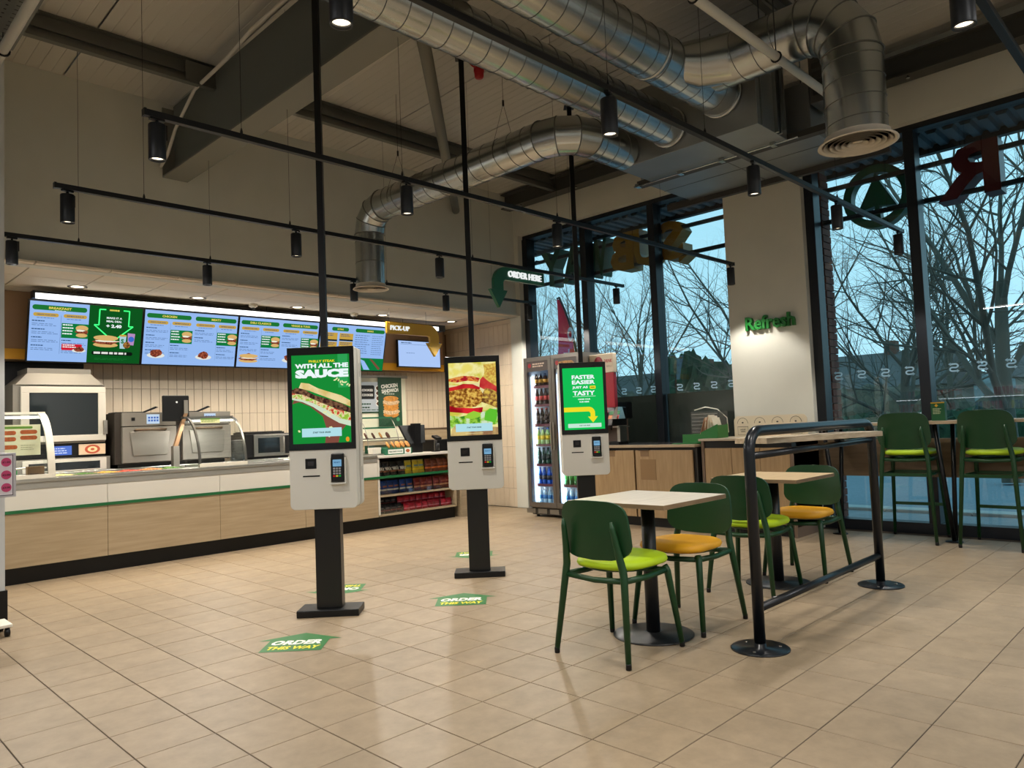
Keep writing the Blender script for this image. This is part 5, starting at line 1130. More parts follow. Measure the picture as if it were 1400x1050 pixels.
def make_chair(name, label, cat, zs, cush_mat, loc, rz, group, bar=False):
    t = thing(name, label, cat, loc, rz, group)
    o = cushion(zs, .215, .205).build('seat_cushion', cush_mat, t); o.location = (.045, 0, 0)
    mb = MB(); n = 24; mb.lathe([(.001, zs-.032), (.17, zs-.032), (.195, zs-.02), (.19, zs-.012)], (.035, 0, 0), 24); mb.build('seat_pan', M_green, t)
    h = .325; fx = .235+(.02 if bar else 0); fy = .225+(.0 if bar else 0)
    for s in (-1, 1):
        for q, nm in ((1, 'front'), (-1, 'rear')):
            mb = MB()
            if q == 1: mb.tube([(fx, s*fy, .018), (fx-.05, s*(fy-.035), zs-.06), (fx-.06, s*(fy-.045), zs-.035)], [.014, .0185, .0185], 12)
            else:
                tx = -.215
                mb.tube([(-fx, s*fy, .018), (-.185, s*.185, zs-.04), (-.183, s*.178, zs+.0), (-.20, s*.165, zs+.09), (-.222, s*.155, zs+.20), (-.226, s*.154, zs+.235)], [.014, .0195, .020, .018, .014, .007], 12)
            lg = mb.build('leg', M_green, t)
            x0 = fx if q == 1 else -fx; MB().lathe([(.013, 0), (.0145, .004), (.0145, .026), (.013, .03)], (x0, s*fy, 0), 10).build('foot_cap', M_blackm, lg)
        MB().tube([(fx-.055, s*(fy-.04), zs-.055), (0, s*.188, zs-.062), (-.185, s*.185, zs-.055)], .016, 8).build('side_rail', M_green, t)
    for x in (fx-.058, -.185): MB().tube([(x, -.183, zs-.055), (x, 0, zs-.066), (x, .183, zs-.055)], .015, 8).build('cross_rail', M_green, t)
    rounded_back(.43, zs+.045, zs+h+(.03 if bar else 0), -.035, -.165, .013, .08).build('backrest', M_green, t)
    if bar:
        def lx(z, q): return (fx-.05*z/(zs-.06)) if q > 0 else -(fx-(fx-.185)*z/(zs-.04))
        def ly(z, q): return (fy-.035*z/(zs-.06)) if q > 0 else (fy-(fy-.185)*z/(zs-.04))
        for z, sides in ((.30, 'fs'), (zs-.19, 'all')):
            if sides == 'fs':
                MB().box(lx(z, 1)-.008, lx(z, 1)+.008, -ly(z, 1), ly(z, 1), z-.014, z+.014).build('foot_rail', M_green, t)
            else:
                for q in (1, -1): MB().box(lx(z, q)-.008, lx(z, q)+.008, -ly(z, q), ly(z, q), z-.014, z+.014).build('cross_rail', M_green, t)
                for s in (-1, 1): MB().tube([(lx(z, -1), s*ly(z, -1), z), (lx(z, 1), s*ly(z, 1), z)], .012, 6).build('side_stretcher', M_green, t)
    return t
def place(nm, lab, x, y, rz, cm, grp): return make_chair(nm, lab, 'chair', .455, cm, (x, y, 0), rz, grp)
place('dining_chair', 'green chair with lime cushion, nearest the viewer, back to the counter', 3.125, 2.375, 0, M_lime, 'green café chairs')
place('dining_chair', 'green chair with yellow cushion facing the nearest lime chair', 3.80, 2.37, pi, M_yel, 'green café chairs')
place('dining_chair', 'green chair with lime cushion back to back with a yellow one', 4.75, 2.44, R(3), M_lime, 'green café chairs')
place('dining_chair', 'green chair with yellow cushion beyond the black rail, nearest the windows', 5.42, 2.36, pi, M_yel, 'green café chairs')
def cafe_table(label, x, y, s_, m_):
    t = thing('cafe_table', label, 'table', (x, y, 0), 0, 'square pedestal tables')
    MB().box(-s_/2, s_/2, -s_/2, s_/2, .727, .752).build('tabletop', [m_], t, bevel=.0015)
    MB().box(-s_/2-.0015, s_/2+.0015, -s_/2-.0015, s_/2+.0015, .728, .7505).build('edge_band', M_topedge, t)
    MB().lathe([(.22, 0), (.22, .006), (.212, .010), (.05, .016), (.046, .02)], n=40).build('base_disc', M_rail if False else mat('table_black', (20, 22, 25), .38), t)
    MB().lathe([(.038, .016), (.038, .715)], n=20).build('column', MATS['table_black'], t); MB().box(-.16, .16, -.16, .16, .715, .727).build('top_plate', MATS['table_black'], t)
    return t
cafe_table('square pedestal table with pale whitened top between two chairs, nearest', 3.455, 2.39, .62, M_top)
cafe_table('square pedestal table with warm oak top behind the black rail', 5.02, 2.40, .62, wood('warm_oak_top', (206, 176, 134), (222, 194, 152), (.7, 6, 6), .35))
# rail with perch shelf
t = thing('perch_rail', 'black tubular rail frame with an oak perch shelf', 'rail table', (3.56, 1.82, 0))
L = 1.76
mb = MB(); P_ = [(0, 0, .01), (0, 0, .99)]+[(.11*(1-cos(R(a))), 0, .99+.11*sin(R(a))) for a in range(12, 91, 13)]; P_ += [(L-p_[0], 0, p_[2]) for p_ in P_[::-1]]; mb.tube(P_, .0285, 16); mb.build('frame', M_rail, t)
MB().tube([(0, 0, .972), (L, 0, .985)], .019, 12).build('shelf_rail', M_rail, t); MB().tube([(0, 0, .20), (L, 0, .20)], .021, 12).build('foot_rail', M_rail, t)
for x in (0, L):
    d = MB().lathe([(.145, 0), (.145, .006), (.139, .009), (.03, .009), (.029, .03)], (x, 0, 0), 40).build('base_disc', M_rail, t)
    mb = MB()
    for k in range(3): mb.lathe([(.008, .009), (.008, .012), (.001, .0125)], (x+.10*cos(R(70+120*k)), .10*sin(R(70+120*k)), 0), 8)
    mb.build('screw', M_steel, d)
ang = math.atan2(1.62-1.90, 4.94-3.93)
U2 = Vector((cos(ang), sin(ang), 0)); V2 = Vector((-sin(ang), cos(ang), 0)); o_ = Vector((3.93-3.56, 1.90-1.82, 0))
MB().prism([(0, 0), (1.05, 0), (1.05, .235), (0, .235)], o_, U2, V2, UZ, 1.02, 1.052).build('shelf', [wood('perch_oak', (170, 150, 122), (204, 188, 162), (1, 6, 6), .4)], t, bevel=.002)
for x in (.49, 1.2): MB().box(x-.03, x+.03, -.02, .02, .998, 1.02).build('shelf_block', M_black, t)
# window bar
t = thing('window_bar', 'long oak bar table along the windows', 'table', (7.10, 0, 0))
MB().box(.12, .50, -1.2, 3.02, 1.040, 1.067).build('tabletop', [wood('bar_oak', (168, 146, 116), (196, 176, 146), (6, .6, 6), .35)], t, bevel=.002)
for y in (2.86, 1.88, .9): 
    for dx, dy in ((-.07, .075), (.13, -.02)):
        mb = MB(); mb.tube([(.28+dx*.2, y, .008), (.26+dx, y+dy, 1.039)], .019, 10); lg = mb.build('leg', M_black, t)
    MB().lathe([(.07, 0), (.07, .006), (.02, .010)], (.26, y, 0), 16).build('foot_plate', M_black, t)
make_chair('bar_stool', 'tall green bar stool with lime cushion beside the rail end', 'stool', .79, M_lime, (7.34, 2.19, 0), R(4), 'tall green bar stools', True)
make_chair('bar_stool', 'tall green bar stool with lime cushion by the right photo edge', 'stool', .79, M_lime, (7.33, 1.53, 0), R(-3), 'tall green bar stools', True)
# menu card on the bar
t = thing('table_card', 'small green table card standing on the window bar', 'card', (7.34, 1.93, 1.068)); MG2 = mat('card_dark_green', (18, 84, 46), .5)
mb = MB(); mb.box(-.003, 0, -.055, .055, 0, .165); mb.box(0, .06, -.055, -.052, 0, .165); mb.build('card', MG2, t); p = Print((-.0035, .055, 0), (0, -1, 0), UZ, (-1, 0, 0)); p.rect(0, .155, .11, .165, mat('card_yellow', (206, 160, 40), .5)); p.poly([(.03, .135), (.045, .15), (.06, .135), (.045, .12)], MATS['card_yellow']); p.lines(.015, .085, .11, 4, .014, .007, mat('card_print', (190, 200, 160), .5), 3); p.build('print', t)
# price poster stand by the partition
t = thing('poster_stand', 'price poster with pink circles on a castor stand', 'sign', (1.02, 5.62, 0))
MB().box(-.12, .075, -.10, .12, .055, .075).build('base', M_white, t, bevel=.004); 
for x, y in ((-.1, -.08), (.05, -.08), (-.1, .1), (.05, .1)): MB().tube([(x-.012, y, .026), (x+.012, y, .026)], .026, 12).build('castor', M_blackm, t)
MB().tube([(-.05, 0, .075), (-.05, 0, .9)], .012, 8).build('post', M_steeld, t)
MB().box(-.10, .108, -.035, -.025, .855, 1.135).build('frame', mat('frame_silver', (190, 188, 194), .35, .5), t, bevel=.003); p = Print((-.10, -.036, .855), UX, UZ, NB); p.rect(.012, .012, .192, .268, mat('frame_dark', (60, 50, 66), .5)).up(); p.rect(.016, .016, .188, .264, mat('poster_lilac', (214, 208, 216), .5)).up()
for k, s in enumerate(('£1.50', '£2.00', '£3.00')): p.ell(.155, .222-.08*k, .028, .028, mat('circle_pink', (190, 60, 110), .5), 20).up(); p.text(s, .155, .222-.08*k, .012, M_blackm, .03, .04).up()
p.lines(.03, .11, .24, 8, .028, .008, MATS['frame_dark'], 3); p.build('poster', t)
# ================================================================ fridge
t = thing('drinks_fridge', 'tall double-door steel drinks fridge full of bottles', 'fridge', (6.93, 5.67, 0)); FW, FH, FD = .94, 2.04, .66
M_fr = mat('fridge_bronze_steel', (122, 116, 108), .35, .7); M_frw = mat('fridge_liner', (214, 224, 230), .5)
mb = MB(); mb.box(.03, FD, 0, .03, .12, FH); mb.box(.03, FD, FW-.03, FW, .12, FH); mb.box(.03, FD, .03, FW-.03, FH-.04, FH); mb.box(.03, FD, .03, FW-.03, .12, .16); mb.box(FD-.03, FD, .03, FW-.03, .16, FH-.04); mb.build('cabinet', M_fr, t)
mb = MB(); mb.box(.07, FD-.035, .031, .035, .161, FH-.045); mb.box(.07, FD-.035, FW-.035, FW-.031, .161, FH-.045); mb.box(FD-.036, FD-.031, .035, FW-.035, .161, FH-.045); mb.box(.07, FD-.04, .035, FW-.035, .1605, .166); mb.box(.08, FD-.04, FW/2-.01, FW/2+.01, .17, FH-.05); mb.build('liner', M_frw, t)
g_ = MB(); g_.box(.04, FD-.05, .02, FW-.02, .03, .12); gr_ = g_.build('grille_box', mat('grille_dark', (70, 66, 60), .4, .5), t)
mb = MB()
for k in range(5):
    y = .06+k*.2; mb.box(.025, .04, y, y+.15, .045, .105)
mb.build('grille', M_steeld, t)
for x, y in ((.1, .06), (.1, FW-.06), (.55, .06), (.55, FW-.06)): MB().lathe([(.02, 0), (.02, .03)], (x, y, 0), 8).build('foot', M_blackm, t)
M_led = em('fridge_led', (214, 236, 255), 2.2)
mb = MB()
for y in (.045, FW/2+.02, FW/2-.028, FW-.053): mb.box(.075, .09, y, y+.008, .20, 1.80)
mb.build('light_strip', M_led, t)
for yy in (5.67+.06, 5.67+FW/2-.035, 5.67+FW/2+.035, 5.67+FW-.06):
    area_light((6.93+.085, yy, 1.0), 1.6, .02, 9, (.85, .93, 1), (0, R(-90), R(0)))
SZ = [.166, .40, .655, .91, 1.165, 1.42, 1.66]
rail_m = mat('price_rail_maroon', (104, 60, 70), .5)
for z in SZ[1:]:
    s_ = MB().box(.10, FD-.05, .036, FW-.036, z-.006, z).build('shelf', mat('shelf_wire_white', (206, 212, 216), .4), t); MB().box(.088, .10, .036, FW-.036, z-.016, z+.016).build('price_rail', rail_m, s_)
for k, (a, b) in enumerate(((FW/2+.002, FW-.0), (0.0, FW/2-.002))):
    mb = MB(); mb.box(0, .03, a, b, .13, .19); mb.box(0, .03, a, b, FH-.05, FH); mb.box(0, .03, a, a+.05, .19, FH-.05); mb.box(0, .03, b-.05, b, .19, FH-.05); d = mb.build('door', M_fr, t, bevel=.002)
    MB().box(.012, .016, a+.05, b-.05, .19, 1.86).build('glass', glass('fridge_glass', (.97, .985, 1), .03), d)
    MB().box(.006, .016, a+.05, b-.05, 1.86, FH-.05).build('header_panel', mat('header_dark', (74, 66, 62), .4), d)
    p = Print((.005, b-.05, 1.86), (0, -1, 0), UZ, (-1, 0, 0)); w_ = b-a-.1; p.ell(.05, .075, .028, .028, mat('roundel_red', (150, 30, 40), .5)).up(); p.lines(.10, w_-.05, .10, 2, .03, .018, mat('header_print', (190, 170, 150), .5), k+1) if k == 0 else p.ell(w_*.55, .06, w_*.36, .035, mat('header_photo', (170, 120, 60), .5, noise=30, amt=.6), 16, 0, .3, 4); p.build('header_print', d)
    yh = a+.02 if k == 0 else b-.02; MB().box(-.03, -.018, yh-.009, yh+.009, .85, 1.20).build('handle', M_steeld, d); MB().box(-.018, 0, yh-.006, yh+.006, .87, .89).build('handle_stud', M_steeld, d)
# bottles
def bottle_mb(hh=.22, r=.03):
    mb = MB(); mb.lathe([(r*.8, 0), (r, .01), (r, hh*.30)], n=12, mi=0); mb.lathe([(r*1.01, hh*.30), (r*1.01, hh*.55)], n=12, mi=1); mb.lathe([(r, hh*.55), (r*.95, hh*.66), (r*.45, hh*.88), (r*.42, hh*.92)], n=12, mi=0); mb.lathe([(r*.5, hh*.92), (r*.5, hh), (.001, hh)], n=10, mi=2); return mb
rows = {1.665: ((40, 20, 18), (196, 150, 60), (30, 30, 30), 'brown soda with a gold label', .17), 1.425: ((34, 16, 14), (176, 36, 40), (30, 30, 30), 'dark cola with a red label', .215), 1.17: ((34, 16, 14), (40, 30, 30), (150, 30, 30), 'dark cola with a black label', .215), .915: ((150, 190, 120), (226, 206, 60), (40, 70, 160), 'lemon drink with a yellow label', .215), .66: ((40, 70, 60), (40, 60, 60), (30, 30, 30), 'dark green soda', .215), .405: ((36, 90, 190), (30, 40, 60), (30, 60, 150), 'bright blue sports drink', .215), .168: ((170, 210, 236), (70, 140, 210), (220, 230, 240), 'clear water', .19)}
rows2 = {1.665: ((90, 70, 60), (190, 190, 190), (60, 60, 60), 'grey-labelled drink', .17), 1.425: ((34, 16, 14), (176, 36, 40), (30, 30, 30), 'dark cola with a red label', .215), 1.17: ((50, 40, 80), (120, 120, 180), (30, 30, 30), 'purple drink', .215), .915: ((190, 60, 60), (226, 206, 90), (200, 60, 40), 'red and yellow drink', .215), .66: ((36, 110, 90), (60, 150, 90), (30, 30, 30), 'teal drink', .215), .405: ((24, 110, 50), (40, 160, 60), (30, 30, 30), 'green drink', .215), .168: ((170, 210, 236), (70, 140, 210), (220, 230, 240), 'clear water', .19)}
for door, rr in enumerate((rows, rows2)):
    for z, (c1, c2, c3, n, hh) in rr.items():
        ms = [mat('drink_%d_%d_%d' % c1, c1, .15), mat('label_%d_%d_%d' % c2, c2, .5), mat('cap_%d_%d_%d' % c3, c3, .4)]; f_ = None
        for r_ in range(2):
            for k in range(5):
                y = (5.67+FW-.09-.078*k) if door == 0 else (5.67+FW/2-.07-.078*k); x = 6.93+.135+.085*r_
                if f_ is None:
                    f_ = bottle_mb(hh).build('drink_bottle', ms); o = f_; tag(o, '%s bottle on %s shelf behind the %s fridge door' % (n, {1.665: 'the top', 1.425: 'the second', 1.17: 'the third', .915: 'the fourth', .66: 'the fifth', .405: 'the sixth', .168: 'the bottom'}[z], ('left', 'right')[door]), 'bottle', '%s bottles behind the %s door, shelf %d' % (n, ('left', 'right')[door], round(z*4)))
                else: o = f_.copy(); COL.objects.link(o)
                o.location = (x, y, z)
# ================================================================ drinks station
t = thing('drinks_cabinet', 'low oak cabinet of the drinks station along the window', 'cabinet', (6.85, 4.10, 0)); CL = 1.36
MB().box(.03, .74, 0, CL, .10, .87).build('carcass', mat('cabinet_shadow', (34, 30, 26), .6), t); MB().box(-.02+.1, .7, .01, CL-.01, 0, .10).build('plinth', M_blackm, t)
MB().box(-.09, .0, 0, CL, 0, .10).build('kick_board', M_blackm, t) if False else None
MB().box(-.02, .76, -.005, CL, .875, .905).build('worktop', [mat('worktop_edge', (170, 150, 124), .4)], t, bevel=.002)
MB().box(.02, .75, .02, CL-.02, .905, .9065).build('worktop_inlay', mat('worktop_dark', (60, 58, 58), .2, .3), t)
for a, b, hy in ((.785, 1.355, 1.10), (.04, .765, .64)):
    d = MB().box(0, .02, a, b, .11, .845).build('door', M_oak, t, bevel=.0015); MB().box(-.018, 0, hy-.07, hy+.07, .845, .857).build('pull', M_black, d); MB().box(-.0015, 0, hy-.055, hy+.055, .775, .835).build('pull_tab', mat('oak_tab', (126, 98, 66), .5), d)
MB().box(-.003, 0, .50, .70, .52, .745).build('notice_plate', mat('tan_plate', (138, 108, 70), .5), t)
# soda machine
t = thing('soda_machine', 'red and cream soda dispenser on the drinks counter', 'drinks machine', (7.10, 5.14, .907))
MB().box(.01, .07, .165, .51, .42, .86).build('tower', mat('soda_red', (164, 26, 44), .35), t, bevel=.008); MB().box(0.0, .075, .16, .515, .86, 1.09).build('crown', mat('soda_cream', (222, 206, 182), .45), t, bevel=.006)
MB().box(.07, .4, .2, .50, .3, .5).build('pump_box', M_blackm, t)
p = Print((-.001, .575, .86), (0, -1, 0), UZ, (-1, 0, 0)); p.ell(.20, .115, .070, .085, mat('disc_red', (150, 30, 48), .5), 24).up(); p.text('COKE', .20, .115, .03, M_pwt, .03, .09, skew=.2); p.build('roundel', t); p = Print((-.001, .575, .86), (0, -1, 0), UZ, (-1, 0, 0)); p.text('DRINK', .345, .14, .040, mat('ink_red', (176, 40, 50), .5), .03, .12, skew=.15); p.text('REFILLS', .36, .075, .022, mat('ink_grey', (176, 160, 140), .5), .02, .08); p.build('crown_print', t)
mb = MB(); mb.hexa([(-.10, .14, .22), (.2, .14, .22), (.2, .51, .22), (-.10, .51, .22)], [(-.02, .14, .44), (.2, .14, .44), (.2, .51, .44), (-.02, .51, .44)]); mb.build('dispenser_head', M_blackm, t, bevel=.01)
mb = MB(); mb.hexa([(-.12, .06, .30), (.06, .06, .30), (.06, .13, .30), (-.12, .13, .30)], [(-.02, .10, .44), (.06, .10, .44), (.06, .13, .44), (-.02, .13, .44)]); mb.build('head_cheek', M_steel, t)
p = Print((-.062, .50, .36), (0, -1, 0), (.45, 0, .9), (-.9, 0, .45)); p.d = .006
for k in range(5): p.rect(.03+.09*k, -.01, .095+.09*k, .035, mat('flavour_%d' % k, ((60, 120, 60), (190, 120, 70), (170, 60, 50), (60, 130, 60), (40, 110, 70))[k], .5)); p.rect(.03+.09*k, -.07, .095+.09*k, -.02, mat('flavour_%d' % ((k+3) % 5), (40, 110, 60), .5))
p.build('flavour_labels', t)
for k in range(4): MB().tube([(-.05, .19+.09*k, .22), (-.05, .19+.09*k, .17)], [.014, .008], 8).build('nozzle', M_blackm, t)
MB().box(.1, .3, .2, .50, .03, .3).build('back_panel', mat('backsplash_tan', (96, 78, 66), .4), t); MB().box(-.10, .1, .06, .51, 0, .03).build('drip_tray', M_blackm, t); MB().box(-.02, .12, .09, .13, .03, .22).build('side_plate', M_steel, t); MB().box(-.10, .12, .05, .13, .20, .21).build('cup_ledge', M_steel, t)
# napkin tray
GT = mat('tray_green', (14, 112, 40), .35)
t = thing('napkin_tray', 'stepped green tray of napkins beside the recycling unit', 'tray', (6.97, 4.10, .9065))
mb = MB()
for x in (0, .21): mb.box(x, x+.012, .0, .22, 0, .10)
mb.box(.012, .21, 0, .22, 0, .008); mb.box(.012, .21, .208, .22, .008, .07); mb.build('lower_bin', GT, t)
mb = MB()
for x in (0, .21): mb.prism([(.0, .055), (.20, .055), (.20, .20), (0, .115)], (x, 0, 0), (0, -1, 0), UZ, (1, 0, 0), 0, .012)
mb.box(.012, .21, -.20, 0, .055, .063); mb.box(.012, .21, -.20, -.19, .063, .19); mb.build('upper_bin', GT, t)
MB().box(-.09, .0, .0, .30, 0, .008).build('lip', GT, t)
for k in range(11):
    y = -.18+.022*k; o = MB().box(.03, .17, 0, .004, 0, .19+.022*(k % 3)).build('napkin', mat('napkin_white', (234, 224, 204), .8) if k < 8 else mat('napkin_kraft', (204, 160, 128), .8)); o.location = (6.97+.02, 4.10+y, .972); o.rotation_euler = (R(-22+4.5*k+random.uniform(-5, 5)), 0, R(random.uniform(-12, 12))); tag(o, 'folded paper napkin fanned out in the green tray', 'napkin', 'napkins in the green tray')
# clear container with straws
t = thing('wire_basket', 'clear ribbed plastic bin with a white hoop beside the pillar', 'container', (7.36, 4.11, .907)); 
MB().box(0, .2, -.02, .34, 0, .34).build('bin', glass('clear_ribbed', (.7, .72, .72), .12, .1, .35, (84, 84, 80)), t, bevel=.01); MB().tube([(.1, .34, .36), (.1, .2, .39), (.1, .05, .36), (.1, -.06, .26), (.1, -.07, .10)], .006, 6).build('hoop', M_white, t)
mb = MB()
for k in range(8): mb.box(-.004, 0, 0, .32, .03+.04*k, .036+.04*k)
mb.build('rib', mat('rib_grey', (130, 130, 126), .4), t)
# recycling unit
t = thing('recycling_unit', 'oak recycling bin unit in front of the white pillar', 'bin unit', (6.90, 3.08, 0)); RL = .98
MB().box(.02, .60, 0, RL, .10, .93).build('carcass', M_blackm, t); MB().box(.05, .58, .01, RL-.01, 0, .10).build('plinth', M_blackm, t); MB().box(0, .6, RL-.03, RL, 0, .935).build('side_panel', mat('side_taupe', (110, 90, 74), .5), t); MB().box(0, .6, 0, .03, 0, .935).build('side_panel', MATS['side_taupe'], t)
MB().box(-.02, .68, -.01, RL+.02, .935, .958).build('top', [mat('unit_top', (186, 172, 152), .35)], t, bevel=.002)
for k in range(3): d = MB().box(0, .02, .033+.305*k, .333+.305*k, .12, .86).build('door', M_oak, t, bevel=.0015)
sb = MB(); 
r = .05; pts = []
for cx, cz, a in ((.80-r, .22-r, 0), (r, .22-r, 90)):
    for q in range(6): w = R(a+90*q/5); pts.append((cx+r*cos(w), cz+r*sin(w)))
pts += [(0, 0), (.80, 0)]
sb.prism(pts, (.52, .86, .958), (0, -1, 0), UZ, (-1, 0, 0), 0, .012); sb = sb.build('sign_board', mat('board_beige', (216, 204, 178), .55), t)
p = Print((.5078, .86, .958), (0, -1, 0), UZ, (-1, 0, 0)); ink = mat('ink_black', (30, 28, 26), .6)
for k, (a_, b_) in enumerate((('LIQUID', 'WASTE'), ('FOOD', 'WASTE'), ('GENERAL', 'WASTE'), ('PAPER', 'CARDS'))):
    c = .10+.195*k
    for i in range(12):
        q0, q1 = R(180*i/12), R(180*(i+1)/12); p.poly([(c+.062*cos(q0), .14+.062*sin(q0)), (c+.062*cos(q1), .14+.062*sin(q1)), (c+.058*cos(q1), .14+.058*sin(q1)), (c+.058*cos(q0), .14+.058*sin(q0))], ink)
    if k < 3:
        p.text(a_, c, .075, .014, ink, .03, .016*len(a_)*.62); p.text(b_, c, .055, .014, ink, .03, .05)
    else: p.text('PAPER', c, .075, .014, ink, .03, .05); p.text('CARD', c, .055, .014, ink, .03, .045)
    p.rect(c-.06, .02, c-.0575, .105, ink); p.rect(c+.0575, .02, c+.06, .105, ink); p.rect(c-.06, .018, c+.06, .021, ink); p.rect(c-.062, .104, c+.062, .109, ink); p.ell(c, .15, .012, .008, ink, 8)
p.build('sign_print', sb)
# Refresh lettering
p = Print((XW-.001, 3.93, 2.12), (0, -1, 0), (0, 0, 1), (-1, 0, 0)); p.text('Refresh', .375, .065, .15, mat('letter_green', (20, 110, 40), .4), .028, .55, ext=.12, lift=.022); o = p.build('wall_lettering'); tag(o, 'raised green refresh lettering on the white pillar', 'lettering')
# ================================================================ outdoors
M_asph = mat('asphalt', (128, 140, 150), .85, noise=30, amt=.16, bump=.3); M_pave = mat('paving_grey', (136, 144, 150), .8, noise=12, amt=.08); M_kerb = mat('kerb_stone', (176, 180, 178), .8)
struct(MB().box(7.9, 9.5, -30, 40, -.12, -.04).build('pavement', M_pave)); struct(MB().box(9.75, 90, -60, 110, -.2, -.09).build('road', M_asph))
k0 = struct(MB().box(9.5, 9.75, -30, 40, -.2, -.035).build('kerb', mat('kerb_joint', (110, 112, 110), .9)))
b0 = None
for k in range(26):
    if b0 is None: b0 = MB().box(9.498, 9.752, .004, .911, -.15, .0).build('kerb_stone', M_kerb, k0, bevel=.012); q = b0
    else: q = b0.copy(); COL.objects.link(q); q.parent = k0
    q.location = (0, -6+.915*k, 0)
struct(MB().box(21, 90, -60, 110, -.09, -.03).build('grass_verge', mat('grass_dull', (84, 104, 70), .95, noise=3, amt=.25)))
# hedge and bank
def bumpy(name, label, cat, x0, x1, y0, y1, h, m_, seed, top=.4, step=.22, jag=.07):
    rn = random.Random(seed); mb = MB(); ny = int((y1-y0)/step); ph = [rn.uniform(0, 6.28) for _ in range(6)]
    def hh(y): return h*(1-top*(.5+.22*sin(y*.55+ph[0])+.16*sin(y*1.3+ph[1])+.12*sin(y*2.9+ph[2])))
    def fn(u, v):
        a = v*pi; y = y0+(y1-y0)*u; k = hh(y)
        return ((x0+x1)/2-(x1-x0)/2*cos(a)+rn.uniform(-.12, .12), y+rn.uniform(-.1, .1), max(-.05, k*sin(a)**.6+rn.uniform(-jag, jag)*h**.4-.03))
    mb.grid(fn, ny+1, 12, sm=False); o = mb.build(name, m_); tag(o, label, cat); return o
M_hedge = mat('hedge_green', (44, 66, 44), .95, noise=6, amt=.5); M_bank = mat('winter_scrub', (92, 84, 68), .95, noise=4, amt=.4)
bumpy('hedge', 'low dark green hedge across the road outside', 'hedge', 22, 23.6, -12, 60, 1.15, M_hedge, 3, .15, .15, .12)
bumpy('scrub_bank', 'brown winter scrub bank behind the hedge', 'shrubs', 30, 36, -20, 90, 2.6, M_bank, 5, .5, .3, .2)
bumpy('evergreen_shrubs', 'dark evergreen bushes left of the white pillar', 'shrubs', 19.5, 21.6, 9.2, 13.2, 3.6, M_hedge, 8, .3, .09, .3)
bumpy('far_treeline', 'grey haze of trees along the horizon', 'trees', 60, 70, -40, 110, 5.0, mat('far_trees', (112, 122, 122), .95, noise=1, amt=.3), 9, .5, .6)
# houses
def house(label, x, y, w_, d, h, wallc, roofc):
    t = thing('house', label, 'building', (x, y, -.05), 0, 'houses beyond the road'); MB().box(0, d, 0, w_, 0, h).build('wall', mat('house_wall_%d' % wallc[0], wallc, .8), t)
    mb = MB(); mb.add([(-.3, -.3, h), (d+.3, -.3, h), (d+.3, w_+.3, h), (-.3, w_+.3, h), (d/2, -.3, h+2), (d/2, w_+.3, h+2)], [(0, 4, 5, 3), (1, 2, 5, 4), (0, 1, 4), (2, 3, 5), (0, 3, 2, 1)]); mb.build('roof', mat('roof_%d' % roofc[0], roofc, .8), t)
    for k in range(int(w_/2.2)):
        f = MB().box(-.06, 0, .6+2.2*k, 1.7+2.2*k, .9, 2.1).build('window', M_white, t); MB().box(-.07, -.06, .68+2.2*k, 1.62+2.2*k, .98, 2.02).build('pane', mat('house_glass', (50, 58, 64), .1), f)
    MB().box(d/2-.3, d/2+.3, w_*.3, w_*.3+.6, h+1, h+2.6).build('chimney', mat('chimney_brick', (110, 72, 60), .9), t)
house('pale bungalow beyond the hedge with a grey roof', 40, 10.5, 9, 7, 2.4, (150, 146, 140), (88, 84, 82)); house('brick bungalow behind the hedge further along the road', 42, 22, 12, 7, 2.6, (112, 82, 70), (78, 70, 66)); house('grey house beyond the tall bar stools', 44, 1, 7, 7, 2.6, (166, 164, 158), (92, 86, 84))
